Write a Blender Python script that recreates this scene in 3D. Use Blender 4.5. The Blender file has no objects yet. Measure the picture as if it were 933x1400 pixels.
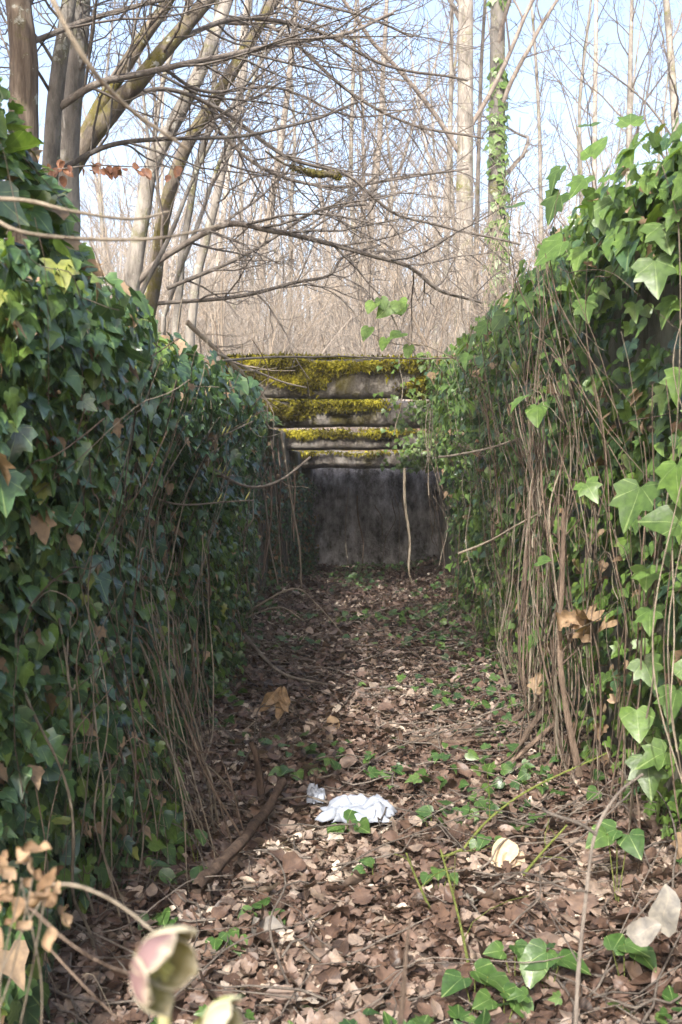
import bpy, math
import numpy as np
from mathutils import Vector, Matrix

rng = np.random.default_rng(11)
U = rng.uniform
col = bpy.context.scene.collection
sc = bpy.context.scene

# ------------------------------------------------------------------ camera
CAM = np.array([0.0, 0.0, 1.1])
F = 1500.0                      # focal length in pixels of the 933 x 1400 photograph
yaw, pitch = math.atan(24 / F), math.atan(60 / F)
fw = np.array([-math.sin(yaw) * math.cos(pitch), math.cos(yaw) * math.cos(pitch), -math.sin(pitch)])
rt = np.array([math.cos(yaw), math.sin(yaw), 0.0])
up = np.cross(rt, fw)


def P(px, py, d):
    r = fw + rt * (px - 466.5) / F - up * (py - 700.0) / F
    return CAM + r * (d / r[1])


cd = bpy.data.cameras.new('camera')
cam = bpy.data.objects.new('camera', cd)
col.objects.link(cam)
cam.location = CAM
cam.rotation_euler = (math.pi / 2 - pitch, 0, yaw)
cd.sensor_fit = 'VERTICAL'
cd.sensor_height = 36
cd.sensor_width = 24
cd.lens = 36 * F / 1400
cd.clip_start = 0.05
cd.clip_end = 2000
cd.dof.use_dof = True
cd.dof.focus_distance = 4.6
cd.dof.aperture_fstop = 9.0
sc.camera = cam

# ------------------------------------------------------------------ noise
_perm = np.random.default_rng(5).uniform(0, 1, (64, 64, 64))


def vnoise(p):
    p = np.asarray(p, float)
    i = np.floor(p).astype(int)
    f = p - i
    f = f * f * (3 - 2 * f)
    out = 0
    for a in (0, 1):
        for b in (0, 1):
            for c in (0, 1):
                w = (f[..., 0] if a else 1 - f[..., 0]) * (f[..., 1] if b else 1 - f[..., 1]) * (f[..., 2] if c else 1 - f[..., 2])
                out = out + w * _perm[(i[..., 0] + a) % 64, (i[..., 1] + b) % 64, (i[..., 2] + c) % 64]
    return out


def n3(x, y, z, s=1.0):
    x, y, z = np.broadcast_arrays(np.asarray(x, float), np.asarray(y, float), np.asarray(z, float))
    p = np.stack([x, y, z], -1) * s
    return 0.62 * vnoise(p) + 0.38 * vnoise(p * 2.3 + 7.1)


def sstep(a, b, x):
    t = np.clip((np.asarray(x, float) - a) / (b - a), 0, 1)
    return t * t * (3 - 2 * t)


# ------------------------------------------------------------------ mesh batch
class Batch:
    def __init__(s):
        s.V, s.Fc, s.var, s.uv, s.n, s.mi = [], [], [], [], 0, []

    def add(s, V, faces, var=0.5, uv=None, mi=0):
        V = np.asarray(V, float).reshape(-1, 3)
        faces = np.asarray(faces, int)
        s.V.append(V)
        s.Fc.append(faces + s.n)
        s.mi.append(np.full(len(faces), mi, int))
        s.var.append(np.broadcast_to(np.asarray(var, float), (len(V),)).copy())
        s.uv.append(np.zeros((len(V), 2)) if uv is None else np.asarray(uv, float))
        s.n += len(V)

    def tube(s, pts, rad, k=5, var=None, mi=0):
        pts = np.asarray(pts, float)
        m = len(pts)
        rad = np.broadcast_to(np.asarray(rad, float), (m,))
        T = np.gradient(pts, axis=0)
        T /= np.linalg.norm(T, axis=1)[:, None] + 1e-12
        a = np.array([0.31, 0.2, 0.93]) if abs(T[0][2]) < 0.9 else np.array([0.95, 0.3, 0.1])
        N = np.zeros_like(pts)
        v = a
        for i in range(m):
            v = v - T[i] * np.dot(v, T[i])
            v = v / (np.linalg.norm(v) + 1e-12)
            N[i] = v
        B = np.cross(T, N)
        ang = np.arange(k) * 2 * math.pi / k
        ring = pts[:, None, :] + rad[:, None, None] * (np.cos(ang)[None, :, None] * N[:, None, :] + np.sin(ang)[None, :, None] * B[:, None, :])
        L = np.concatenate([[0], np.cumsum(np.linalg.norm(np.diff(pts, axis=0), axis=1))])
        uv = np.stack([np.tile(np.arange(k) / k, m), np.repeat(L, k)], 1)
        i = np.arange(m - 1)[:, None] * k
        j = np.arange(k)[None, :]
        j2 = (j + 1) % k
        q = np.stack([i + j, i + j2, i + k + j2, i + k + j], -1).reshape(-1, 4)
        s.add(ring.reshape(-1, 3), q, U() if var is None else var, uv, mi)

    def scatter(s, tm, pos, R, scale, var, fold=0.0, cy=0.0, cx=0.0, mi=0, wide=1.0, wav=0.0):
        tv, tf = tm
        pos = np.asarray(pos, float)
        n = len(pos)
        if n == 0:
            return
        b = lambda q: np.broadcast_to(np.asarray(q, float), (n,))[:, None]
        x = tv[None, :, 0] * b(wide)
        y = np.broadcast_to(tv[None, :, 1], (n, len(tv)))
        z = b(fold) * np.abs(x) + b(cy) * (y - 0.3) ** 2 + b(cx) * x * x + U(-0.035, 0.035, (n, len(tv)))
        if wav:
            a = U(0, 6.28, (4, n, 1))
            z = z + wav * (np.sin(y * U(3, 9, (n, 1)) + x * U(-6, 6, (n, 1)) + a[0]) + 0.6 * np.sin(x * U(6, 14, (n, 1)) + y * U(-8, 8, (n, 1)) + a[1]))
            th = U(0, 1, (n, 1)) ** 2 * 2.2 * np.sign(a[2] - 3.14) * (y - 0.35)
            y, z = 0.35 + np.where(np.abs(th) > 0.01, (y - 0.35) * np.sinc(th / np.pi / 1.0), y - 0.35) - 0 * z, z + (y - 0.35) * np.sin(th / 2) * 0.9
            x = x + wav * 0.8 * np.sin(y * 7 + a[3])
        L = np.stack([x + 0 * z, y + 0 * z, z], -1) * b(scale)[:, :, None]
        W = np.einsum('nij,nvj->nvi', R, L) + pos[:, None, :]
        f = (tf[None] + (np.arange(n) * len(tv))[:, None, None]).reshape(-1, tf.shape[1])
        uv = np.broadcast_to(tv[None, :, :2], (n, len(tv), 2)).reshape(-1, 2)
        s.add(W.reshape(-1, 3), f, np.repeat(np.broadcast_to(var, (n,)), len(tv)), uv, mi)

    def mesh(s, name, mats, smooth=True):
        me = bpy.data.meshes.new(name)
        V = np.concatenate(s.V)
        me.vertices.add(len(V))
        me.vertices.foreach_set('co', V.ravel())
        tot = np.concatenate([np.full(len(f), f.shape[1]) for f in s.Fc])
        li = np.concatenate([f.ravel() for f in s.Fc])
        me.loops.add(len(li))
        me.loops.foreach_set('vertex_index', li)
        me.polygons.add(len(tot))
        me.polygons.foreach_set('loop_start', np.concatenate([[0], np.cumsum(tot)[:-1]]))
        me.polygons.foreach_set('material_index', np.concatenate(s.mi))
        me.polygons.foreach_set('use_smooth', np.full(len(tot), smooth))
        for m in (mats if isinstance(mats, (list, tuple)) else [mats]):
            me.materials.append(m)
        a = me.attributes.new('var', 'FLOAT', 'POINT')
        a.data.foreach_set('value', np.concatenate(s.var))
        a = me.attributes.new('luv', 'FLOAT_VECTOR', 'POINT')
        uv = np.concatenate(s.uv)
        a.data.foreach_set('vector', np.concatenate([uv, np.zeros((len(uv), 1))], 1).ravel())
        me.update(calc_edges=True)
        me.validate()
        return me


def tag(o, label, cat, group=None, kind=None):
    o['label'] = label
    o['category'] = cat
    if group:
        o['group'] = group
    if kind:
        o['kind'] = kind
    return o


def thing(name, loc, label, cat, group=None):
    o = bpy.data.objects.new(name, None)
    o.empty_display_size = 0.1
    o.location = Vector(loc)
    col.objects.link(o)
    return tag(o, label, cat, group)


def obj(name, b, mats, parent=None, smooth=True):
    me = b if isinstance(b, bpy.types.Mesh) else b.mesh(name, mats, smooth)
    o = bpy.data.objects.new(name, me)
    col.objects.link(o)
    if parent is not None:
        o.parent = parent
        w = Vector((0, 0, 0))
        q = parent
        while q is not None:
            w += q.location
            q = q.parent
        o.matrix_parent_inverse = Matrix.Identity(4)
        o.location = -w             # geometry is written in world coordinates
    return o


# ------------------------------------------------------------------ materials
def new_mat(name):
    m = bpy.data.materials.new(name)
    m.use_nodes = True
    nt = m.node_tree
    nt.nodes.clear()
    return m, nt


def ramp(nt, fac, stops, interp='LINEAR'):
    r = nt.nodes.new('ShaderNodeValToRGB')
    r.color_ramp.interpolation = interp
    e = r.color_ramp.elements
    while len(e) < len(stops):
        e.new(0.5)
    for el, (p, c) in zip(e, stops):
        el.position = p
        el.color = (*c, 1)
    nt.links.new(fac, r.inputs[0])
    return r.outputs[0]


def noise(nt, scale, detail=4, rough=0.6, coord='Object', stretch=None):
    tc = nt.nodes.new('ShaderNodeTexCoord')
    n = nt.nodes.new('ShaderNodeTexNoise')
    n.inputs['Scale'].default_value = scale
    n.inputs['Detail'].default_value = detail
    n.inputs['Roughness'].default_value = rough
    src = tc.outputs[coord]
    if coord == 'World':
        src = None
    if stretch:
        mp = nt.nodes.new('ShaderNodeMapping')
        mp.inputs['Scale'].default_value = stretch
        nt.links.new(src, mp.inputs[0])
        src = mp.outputs[0]
    nt.links.new(src, n.inputs['Vector'])
    return n.outputs[0]


def math_(nt, op, a, b=None, c=None):
    n = nt.nodes.new('ShaderNodeMath')
    n.operation = op
    for i, v in enumerate((a, b, c)):
        if v is None:
            continue
        if isinstance(v, (int, float)):
            n.inputs[i].default_value = v
        else:
            nt.links.new(v, n.inputs[i])
    return n.outputs[0]


def mix(nt, fac, a, b, mode='MIX'):
    n = nt.nodes.new('ShaderNodeMix')
    n.data_type = 'RGBA'
    n.blend_type = mode
    if isinstance(fac, (int, float)):
        n.inputs[0].default_value = fac
    else:
        nt.links.new(fac, n.inputs[0])
    for i, v in ((6, a), (7, b)):
        if isinstance(v, tuple):
            n.inputs[i].default_value = (*v, 1)
        else:
            nt.links.new(v, n.inputs[i])
    return n.outputs[2]


def attr(nt, name, out='Fac'):
    a = nt.nodes.new('ShaderNodeAttribute')
    a.attribute_name = name
    return a.outputs[out]


def finish(nt, colour, rough=0.6, spec=0.4, bump=None, bstr=0.5, bdist=0.01, trans=0.0, tcol=None):
    out = nt.nodes.new('ShaderNodeOutputMaterial')
    p = nt.nodes.new('ShaderNodeBsdfPrincipled')
    if isinstance(colour, tuple):
        p.inputs['Base Color'].default_value = (*colour, 1)
    else:
        nt.links.new(colour, p.inputs['Base Color'])
    p.inputs['Roughness'].default_value = rough
    p.inputs['Specular IOR Level'].default_value = spec
    if bump is not None:
        b = nt.nodes.new('ShaderNodeBump')
        b.inputs['Strength'].default_value = bstr
        b.inputs['Distance'].default_value = bdist
        nt.links.new(bump, b.inputs['Height'])
        nt.links.new(b.outputs[0], p.inputs['Normal'])
    if trans:
        t = nt.nodes.new('ShaderNodeBsdfTranslucent')
        if tcol is not None:
            nt.links.new(tcol, t.inputs[0])
        elif isinstance(colour, tuple):
            t.inputs[0].default_value = (*colour, 1)
        else:
            nt.links.new(colour, t.inputs[0])
        ms = nt.nodes.new('ShaderNodeMixShader')
        ms.inputs[0].default_value = trans
        nt.links.new(p.outputs[0], ms.inputs[1])
        nt.links.new(t.outputs[0], ms.inputs[2])
        nt.links.new(ms.outputs[0], out.inputs[0])
    else:
        nt.links.new(p.outputs[0], out.inputs[0])


def leaf_mat(name, stops, rough=0.38, spec=0.5, trans=0.25, veins=0.5, vein_col=(0.22, 0.3, 0.12), pinnate=False):
    m, nt = new_mat(name)
    c = ramp(nt, attr(nt, 'var'), stops)
    sep = nt.nodes.new('ShaderNodeSeparateXYZ')
    nt.links.new(attr(nt, 'luv', 'Vector'), sep.inputs[0])
    ax = math_(nt, 'ABSOLUTE', sep.outputs[0])
    ang = math_(nt, 'ARCTAN2', ax, math_(nt, 'ADD', sep.outputs[1], 0.02))
    # five ribs spreading from the stalk
    w = math_(nt, 'ABSOLUTE', math_(nt, 'SINE', math_(nt, 'MULTIPLY', ang, 3.6)))
    v = math_(nt, 'LESS_THAN', w, 0.10)
    if pinnate:
        ph = math_(nt, 'FRACT', math_(nt, 'MULTIPLY', math_(nt, 'SUBTRACT', sep.outputs[1], math_(nt, 'MULTIPLY', ax, 0.9)), 8.0))
        v = math_(nt, 'MAXIMUM', math_(nt, 'LESS_THAN', ph, 0.14), math_(nt, 'LESS_THAN', ax, 0.014))
    if veins:
        c = mix(nt, math_(nt, 'MULTIPLY', v, veins), c, vein_col)
    bl = noise(nt, 60, 2)
    c = mix(nt, 1.0, c, ramp(nt, bl, [(0.3, (0.72, 0.72, 0.72)), (0.7, (1.25, 1.2, 1.1))]), 'MULTIPLY')
    tc = mix(nt, 1.0, c, (1.5, 1.5, 0.7), 'MULTIPLY')
    finish(nt, c, rough, spec, bl, 0.35, 0.004, trans, tc)
    return m


def bark_mat(name, dark, light, moss=0.0, scale=9, moss_col=(0.10, 0.10, 0.015), grain=0.35):
    m, nt = new_mat(name)
    n = noise(nt, scale, 7, 0.72, stretch=(1, 1, grain))
    c = ramp(nt, n, [(0.32, dark), (0.66, light)])
    c = mix(nt, 1.0, c, ramp(nt, attr(nt, 'var'), [(0, (0.7, 0.68, 0.66)), (1, (1.25, 1.2, 1.15))]), 'MULTIPLY')
    if moss:
        g = ramp(nt, noise(nt, 5.5, 7, 0.72), [(0.60 - moss * 0.3, (0, 0, 0)), (0.74 - moss * 0.3, (1, 1, 1))])
        c = mix(nt, g, c, moss_col)
    if moss:
        li = ramp(nt, noise(nt, 11, 5, 0.7), [(0.60, (0, 0, 0)), (0.66, (0.8, 0.8, 0.8))])
        c = mix(nt, li, c, (0.40, 0.40, 0.36))
    finish(nt, c, 0.85, 0.2, noise(nt, scale * 4, 6, 0.75, stretch=(1, 1, grain)), 0.9, 0.02)
    return m


M = {}
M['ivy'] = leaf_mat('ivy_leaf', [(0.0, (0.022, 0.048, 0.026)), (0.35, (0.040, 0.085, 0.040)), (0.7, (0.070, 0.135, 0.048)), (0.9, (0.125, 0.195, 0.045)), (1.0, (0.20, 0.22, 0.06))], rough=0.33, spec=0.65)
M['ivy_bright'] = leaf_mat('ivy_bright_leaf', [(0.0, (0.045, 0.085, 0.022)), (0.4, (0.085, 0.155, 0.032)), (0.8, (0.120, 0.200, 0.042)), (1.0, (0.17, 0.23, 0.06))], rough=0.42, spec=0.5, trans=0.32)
M['sprig'] = leaf_mat('sprig_leaf', [(0.0, (0.020, 0.048, 0.015)), (0.5, (0.040, 0.088, 0.022)), (1.0, (0.085, 0.145, 0.036))], rough=0.4, spec=0.5, trans=0.2, veins=0.6)
M['ivy_dead'] = leaf_mat('dead_ivy_leaf', [(0.0, (0.10, 0.06, 0.035)), (0.5, (0.24, 0.17, 0.11)), (1.0, (0.36, 0.27, 0.19))], rough=0.7, spec=0.2, veins=0.25, vein_col=(0.3, 0.22, 0.15))
M['litter'] = leaf_mat('fallen_leaf', [(0.0, (0.028, 0.020, 0.016)), (0.22, (0.075, 0.047, 0.036)), (0.45, (0.128, 0.086, 0.068)), (0.62, (0.175, 0.134, 0.112)), (0.8, (0.26, 0.212, 0.178)), (0.93, (0.37, 0.305, 0.255)), (1.0, (0.48, 0.42, 0.36))], rough=0.5, spec=0.4, trans=0.12, veins=0.4, vein_col=(0.15, 0.095, 0.065), pinnate=True)
M['moss'] = leaf_mat('moss_tuft', [(0.0, (0.045, 0.038, 0.012)), (0.4, (0.13, 0.115, 0.014)), (0.75, (0.25, 0.23, 0.02)), (1.0, (0.38, 0.34, 0.04))], rough=0.8, spec=0.15, trans=0.3, veins=0)
M['bark_grey'] = bark_mat('grey_bark', (0.065, 0.06, 0.052), (0.28, 0.265, 0.24), 0.24)
M['bark_moss'] = bark_mat('mossy_bark', (0.05, 0.042, 0.032), (0.25, 0.215, 0.175), 0.50, 9, (0.11, 0.095, 0.02))
M['bark_pale'] = bark_mat('pale_bark', (0.16, 0.145, 0.125), (0.38, 0.36, 0.325), 0.1)
M['bark_tan'] = bark_mat('tan_bark', (0.16, 0.142, 0.122), (0.36, 0.33, 0.29), 0.0)
M['bark_torn'] = bark_mat('torn_wood', (0.07, 0.05, 0.038), (0.33, 0.27, 0.21), 0.15, 26, grain=0.10)
M['twig'] = bark_mat('twig_bark', (0.095, 0.08, 0.07), (0.25, 0.225, 0.195), 0.0, 20)
M['twig_pale'] = bark_mat('pale_twig_bark', (0.19, 0.16, 0.125), (0.38, 0.33, 0.265), 0.0, 20)
M['vine'] = bark_mat('vine_bark', (0.085, 0.062, 0.047), (0.26, 0.20, 0.155), 0.0, 30)
M['vine_pale'] = bark_mat('pale_vine_bark', (0.17, 0.145, 0.11), (0.38, 0.335, 0.265), 0.0, 30)
M['stick'] = bark_mat('rotten_stick', (0.035, 0.025, 0.02), (0.17, 0.12, 0.09), 0.0, 25)
M['greencane'] = bark_mat('green_cane', (0.10, 0.13, 0.03), (0.21, 0.25, 0.07), 0.0, 30)


def concrete(name, base_d, base_l, moss_lo, moss_hi, moss_col, streak=True, scale=3.2):
    m, nt = new_mat(name)
    a = noise(nt, scale, 9, 0.74, stretch=(1, 1, 0.6))
    c = ramp(nt, a, [(0.38, base_d), (0.62, base_l)])
    if streak:
        st = noise(nt, 5.0, 8, 0.74, stretch=(1.0, 1.4, 0.36))
        c = mix(nt, 1.0, c, ramp(nt, st, [(0.36, (0.38, 0.36, 0.33)), (0.52, (0.95, 0.93, 0.9)), (0.7, (1.25, 1.25, 1.28))]), 'MULTIPLY')
    mm = noise(nt, 2.3, 7, 0.68, stretch=(1, 1, 0.5))
    c = mix(nt, ramp(nt, mm, [(moss_lo, (0, 0, 0)), (moss_hi, (1, 1, 1))]), c, moss_col)
    finish(nt, c, 0.9, 0.2, noise(nt, 26, 8, 0.75), 1.0, 0.04)
    return m


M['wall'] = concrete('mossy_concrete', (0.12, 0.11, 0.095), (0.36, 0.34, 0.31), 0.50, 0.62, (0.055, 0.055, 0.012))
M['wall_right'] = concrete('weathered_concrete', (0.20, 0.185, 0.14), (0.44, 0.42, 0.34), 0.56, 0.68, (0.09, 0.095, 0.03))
M['wall_back'] = concrete('damp_concrete', (0.07, 0.064, 0.056), (0.74, 0.74, 0.78), 0.54, 0.64, (0.055, 0.05, 0.016), scale=6.5)
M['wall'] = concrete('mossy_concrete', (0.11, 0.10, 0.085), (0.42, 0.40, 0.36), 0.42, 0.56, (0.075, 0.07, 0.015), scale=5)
M['beam'] = concrete('beam_concrete', (0.13, 0.115, 0.10), (0.37, 0.34, 0.30), 0.52, 0.66, (0.12, 0.10, 0.012))

# ------------------------------------------------------------------ sun, sky
AZ, EL = math.radians(14), math.radians(38)
S = Vector((-math.sin(AZ) * math.cos(EL), -math.cos(AZ) * math.cos(EL), math.sin(EL)))
ld = bpy.data.lights.new('sun', 'SUN')
ld.energy = 2.6
ld.angle = math.radians(0.53)
ld.color = (1.0, 0.975, 0.94)
lo = bpy.data.objects.new('sun', ld)
lo.rotation_euler = S.to_track_quat('Z', 'Y').to_euler()
lo.location = (-3, -6, 9)
col.objects.link(lo)
w = bpy.data.worlds.new('World')
sc.world = w
w.use_nodes = True
nt = w.node_tree
sky = nt.nodes.new('ShaderNodeTexSky')
sky.sky_type = 'NISHITA'
sky.sun_disc = False
sky.sun_elevation = EL
sky.sun_rotation = math.pi + AZ
sky.air_density = 1.0
sky.dust_density = 5.0
sky.ozone_density = 1.3
bg = nt.nodes['Background']
bg.inputs[1].default_value = 0.15
nt.links.new(sky.outputs[0], bg.inputs[0])
sc.view_settings.view_transform = 'Standard'
sc.view_settings.look = 'None'
sc.view_settings.exposure = 1.75
sc.view_settings.gamma = 1.0
sc.cycles.max_bounces = 8
sc.cycles.transparent_max_bounces = 4


# ------------------------------------------------------------------ terrain
XL, XR, YB = -0.86, 0.88, 12.0


def xl(y):
    return XL + 0.36 * np.clip((np.asarray(y, float) - 8.2) / 3.8, 0, 1)


def ground_z(x, y):
    x = np.asarray(x, float)
    y = np.asarray(y, float)
    bank_h = np.where(x < 0, 1.36, 1.55) + (y > 8) * 0.0 + 0.12 * (n3(x, y, 3.3, 0.7) - 0.5)
    side = np.maximum(sstep(XR + 0.05, XR + 0.25, x), sstep(0.05, 0.25, xl(y) - x))
    near = sstep(0.2, 1.7, y)
    trench = np.where(y < YB + 0.04, 1.0, 1 - sstep(YB + 0.04, YB + 0.22, y))
    low = 0.5 * (1 - sstep(0.7, 2.05, y))
    low = low + 0.07 * (n3(x, y, 1.0, 1.6) - 0.5) + 0.04 * (n3(x, y, 5.0, 5.0) - 0.5)
    low = low + 0.10 * sstep(0.45, 0.85, np.abs(x)) * trench
    far = bank_h + 0.115 * np.clip(y - 15, 0, 62) * sstep(13, 22, y) + 0.5 * (n3(x, y, 9.0, 0.16) - 0.5) * sstep(13, 20, y) * 3
    k = np.maximum(side * near, 1 - trench)
    return low * (1 - k) + far * k


xs = np.unique(np.concatenate([np.arange(-1.5, 1.51, 0.06), -np.geomspace(1.5, 160, 26), np.geomspace(1.5, 160, 26)]))
ys = np.unique(np.concatenate([np.arange(-2, 13, 0.09), 13 + np.geomspace(0.2, 400, 40), -2 - np.geomspace(0.3, 120, 14)]))
GX, GY = np.meshgrid(xs, ys)
GZ = ground_z(GX, GY)
b = Batch()
nx, ny = len(xs), len(ys)
ii = (np.arange(ny - 1)[:, None] * nx + np.arange(nx - 1)[None, :]).ravel()
b.add(np.stack([GX, GY, GZ], -1).reshape(-1, 3), np.stack([ii, ii + 1, ii + nx + 1, ii + nx], 1))
m, nt = new_mat('forest_soil')
a = noise(nt, 14, 8, 0.75)
c = ramp(nt, a, [(0.3, (0.045, 0.028, 0.02)), (0.5, (0.15, 0.095, 0.065)), (0.7, (0.30, 0.21, 0.15))])
a2 = noise(nt, 0.35, 5, 0.6)
c = mix(nt, ramp(nt, a2, [(0.4, (0, 0, 0)), (0.7, (0.5, 0.5, 0.5))]), c, (0.42, 0.32, 0.24))
geo = nt.nodes.new('ShaderNodeNewGeometry')
sp = nt.nodes.new('ShaderNodeSeparateXYZ')
nt.links.new(geo.outputs['Position'], sp.inputs[0])
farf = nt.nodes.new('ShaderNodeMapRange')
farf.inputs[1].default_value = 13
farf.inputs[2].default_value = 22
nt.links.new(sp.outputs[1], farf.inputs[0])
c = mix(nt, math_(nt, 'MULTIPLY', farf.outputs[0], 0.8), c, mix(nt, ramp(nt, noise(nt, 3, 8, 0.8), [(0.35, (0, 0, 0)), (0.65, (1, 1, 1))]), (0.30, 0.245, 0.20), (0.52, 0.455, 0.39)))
finish(nt, c, 0.9, 0.15, noise(nt, 40, 6, 0.75), 0.9, 0.03)
M['soil'] = m
g = obj('ground', b, m)
g['kind'] = 'structure'

# ------------------------------------------------------------------ leaf templates
def mirror(half, centre):
    h = np.array(half)
    o = np.concatenate([h, (h[1:-1] * [-1, 1])[::-1]])
    V = np.concatenate([[centre], o])
    n = len(o)
    T = np.stack([np.zeros(n, int), 1 + np.arange(n), 1 + (np.arange(n) + 1) % n], 1)
    return V, T


IVY5 = mirror([(0, 0.02), (0.14, -0.14), (0.36, -0.13), (0.55, 0.06), (0.40, 0.24), (0.50, 0.50), (0.27, 0.50), (0.16, 0.76), (0, 1)], (0, 0.26))
IVY3 = mirror([(0, 0.03), (0.2, -0.12), (0.44, 0.02), (0.42, 0.28), (0.22, 0.52), (0.11, 0.8), (0, 1)], (0, 0.3))
IVYH = mirror([(0, 0.05), (0.18, -0.10), (0.40, -0.02), (0.49, 0.22), (0.38, 0.52), (0.17, 0.82), (0, 1)], (0, 0.32))
IVYL = mirror([(0, 0.02), (0.38, -0.12), (0.48, 0.3), (0.18, 0.55), (0, 1)], (0, 0.26))
BRAM = mirror([(0, 0), (0.2, 0.08), (0.34, 0.3), (0.33, 0.5), (0.22, 0.75), (0, 1)], (0, 0.4))
TINY = (np.array([(-0.5, 0), (0.5, 0), (0, 1)], float), np.array([(0, 1, 2)]))
ov = np.array([(0, 0), (0, 0.33), (0, 0.68), (0, 1), (0.19, 0.12), (0.30, 0.40), (0.21, 0.74), (-0.19, 0.12), (-0.30, 0.40), (-0.21, 0.74)], float)
OVAL = (ov, np.array([(0, 4, 1), (4, 5, 1), (1, 5, 2), (5, 6, 2), (2, 6, 3), (0, 1, 7), (7, 1, 8), (1, 2, 8), (8, 2, 9), (2, 3, 9)]))
OVLO = (np.array([(0, 0), (0.28, 0.35), (0.2, 0.75), (0, 1), (-0.2, 0.75), (-0.28, 0.35), (0, 0.5)], float),
        np.array([(6, 0, 1), (6, 1, 2), (6, 2, 3), (6, 3, 4), (6, 4, 5), (6, 5, 0)]))
OAK = mirror([(0, 0), (0.10, 0.12), (0.20, 0.22), (0.14, 0.32), (0.30, 0.45), (0.2, 0.55), (0.32, 0.70), (0.2, 0.80), (0.18, 0.94), (0, 1)], (0, 0.5))


def grid_leaf(nx_, ny_, lobes=0):
    u, v = np.meshgrid(np.linspace(-1, 1, nx_), np.linspace(0, 1, ny_))
    w = 0.33 * np.sin(np.pi * np.clip(v, 0.0, 1) ** 0.85) ** 0.75 + 0.012
    if lobes:
        w = w * (1 + 0.28 * np.sin(v * lobes * 2 * np.pi))
    V = np.stack([u * w, v], -1).reshape(-1, 2)
    ii = (np.arange(ny_ - 1)[:, None] * nx_ + np.arange(nx_ - 1)[None, :]).ravel()
    return V, np.stack([ii, ii + 1, ii + nx_ + 1, ii + nx_], 1)


OVHI = grid_leaf(5, 8)
OAKHI = grid_leaf(5, 13, 3.5)


def frames(nrm, tip):
    nrm = nrm / np.linalg.norm(nrm, axis=1)[:, None]
    y = tip - nrm * np.sum(tip * nrm, 1)[:, None]
    y = y / (np.linalg.norm(y, axis=1)[:, None] + 1e-9)
    x = np.cross(y, nrm)
    return np.stack([x, y, nrm], -1)


def jit(v, s):
    return v + rng.normal(0, s, v.shape)


# ------------------------------------------------------------------ walls
def wall_mesh(side, prof, mat_h):
    """prof: list of (y, top z); inner face roughened, thickness 0.3"""
    b = Batch()
    yy = []
    for (y0, h0), (y1, h1) in zip(prof[:-1], prof[1:]):
        n = max(2, int((y1 - y0) / 0.12))
        t = np.linspace(0, 1, n + 1)
        yy += [(y0 + (y1 - y0) * q, h0 + (h1 - h0) * q) for q in t[:-1]]
    yy.append(prof[-1])
    x0 = XL if side < 0 else XR
    rows = []
    for y, h in yy:
        zz = np.linspace(-0.25, h, 18)
        x0 = float(xl(y)) if side < 0 else XR
        inner = np.stack([x0 + side * 0.05 * (n3(y * np.ones(18), zz, 2.0 + side, 2.2) - 0.5), np.full(18, y), zz], 1)
        tx = np.linspace(0.04, 0.30, 5)
        topp = np.stack([x0 + side * tx, np.full(5, y), h + 0.03 * n3(np.full(5, y), tx, 4.0, 6)], 1)
        outer = np.stack([np.full(3, x0 + side * 0.3), np.full(3, y), np.array([h - 0.05, h * 0.5, -0.25])], 1)
        rows.append(np.concatenate([inner, topp, outer]))
    k = len(rows[0])
    V = np.concatenate(rows)
    i = (np.arange(len(rows) - 1)[:, None] * k + np.arange(k - 1)[None, :]).ravel()
    b.add(V, np.stack([i, i + 1, i + k + 1, i + k], 1))
    for r in (0, len(rows) - 1):
        c0 = r * k
        b2 = np.concatenate([V[c0:c0 + k], [V[c0:c0 + k].mean(0)]])
        j = np.arange(k)
        b.add(b2, np.stack([np.full(k, k), j, (j + 1) % k], 1))
    return b


LP = [(1.5, 1.42), (8.42, 1.40), (8.421, 1.62), (9.3, 1.62), (9.302, 1.43), (10.2, 1.43), (10.202, 1.26), (11.1, 1.26), (11.102, 1.17), (11.99, 1.16)]
RP = [(1.5, 1.86), (8.30, 1.86), (8.302, 1.62), (9.3, 1.62), (9.302, 1.43), (10.2, 1.43), (10.202, 1.26), (11.1, 1.26), (11.102, 1.17), (11.99, 1.16)]
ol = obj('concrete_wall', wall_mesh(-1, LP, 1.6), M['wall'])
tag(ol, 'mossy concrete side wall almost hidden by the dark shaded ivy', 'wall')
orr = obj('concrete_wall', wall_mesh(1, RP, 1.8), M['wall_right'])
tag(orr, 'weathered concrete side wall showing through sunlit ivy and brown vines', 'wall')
b = Batch()
nx, nz = 50, 26
gx, gz = np.meshgrid(np.linspace(XL - 0.28, XR + 0.28, nx), np.linspace(-0.2, 1.16, nz))
V = np.stack([gx, YB + 0.04 * (n3(gx, 0, gz, 2.5) - 0.5) * 1.5, gz], -1).reshape(-1, 3)
ii = (np.arange(nz - 1)[:, None] * nx + np.arange(nx - 1)[None, :]).ravel()
b.add(V, np.stack([ii, ii + 1, ii + nx + 1, ii + nx], 1))
tx = np.linspace(XL - 0.28, XR + 0.28, nx)
tv = np.concatenate([V[-nx:], np.stack([tx, np.full(nx, YB + 0.3), np.full(nx, 1.16)], 1), np.stack([tx, np.full(nx, YB + 0.3), np.full(nx, -0.2)], 1)])
ii = np.concatenate([np.arange(nx - 1), nx + np.arange(nx - 1)])
b.add(tv, np.stack([ii, ii + 1, ii + nx + 1, ii + nx], 1))
tag(obj('concrete_wall', b, M['wall_back']), 'grey damp end wall in shade under the mossy beams', 'wall')


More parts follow.
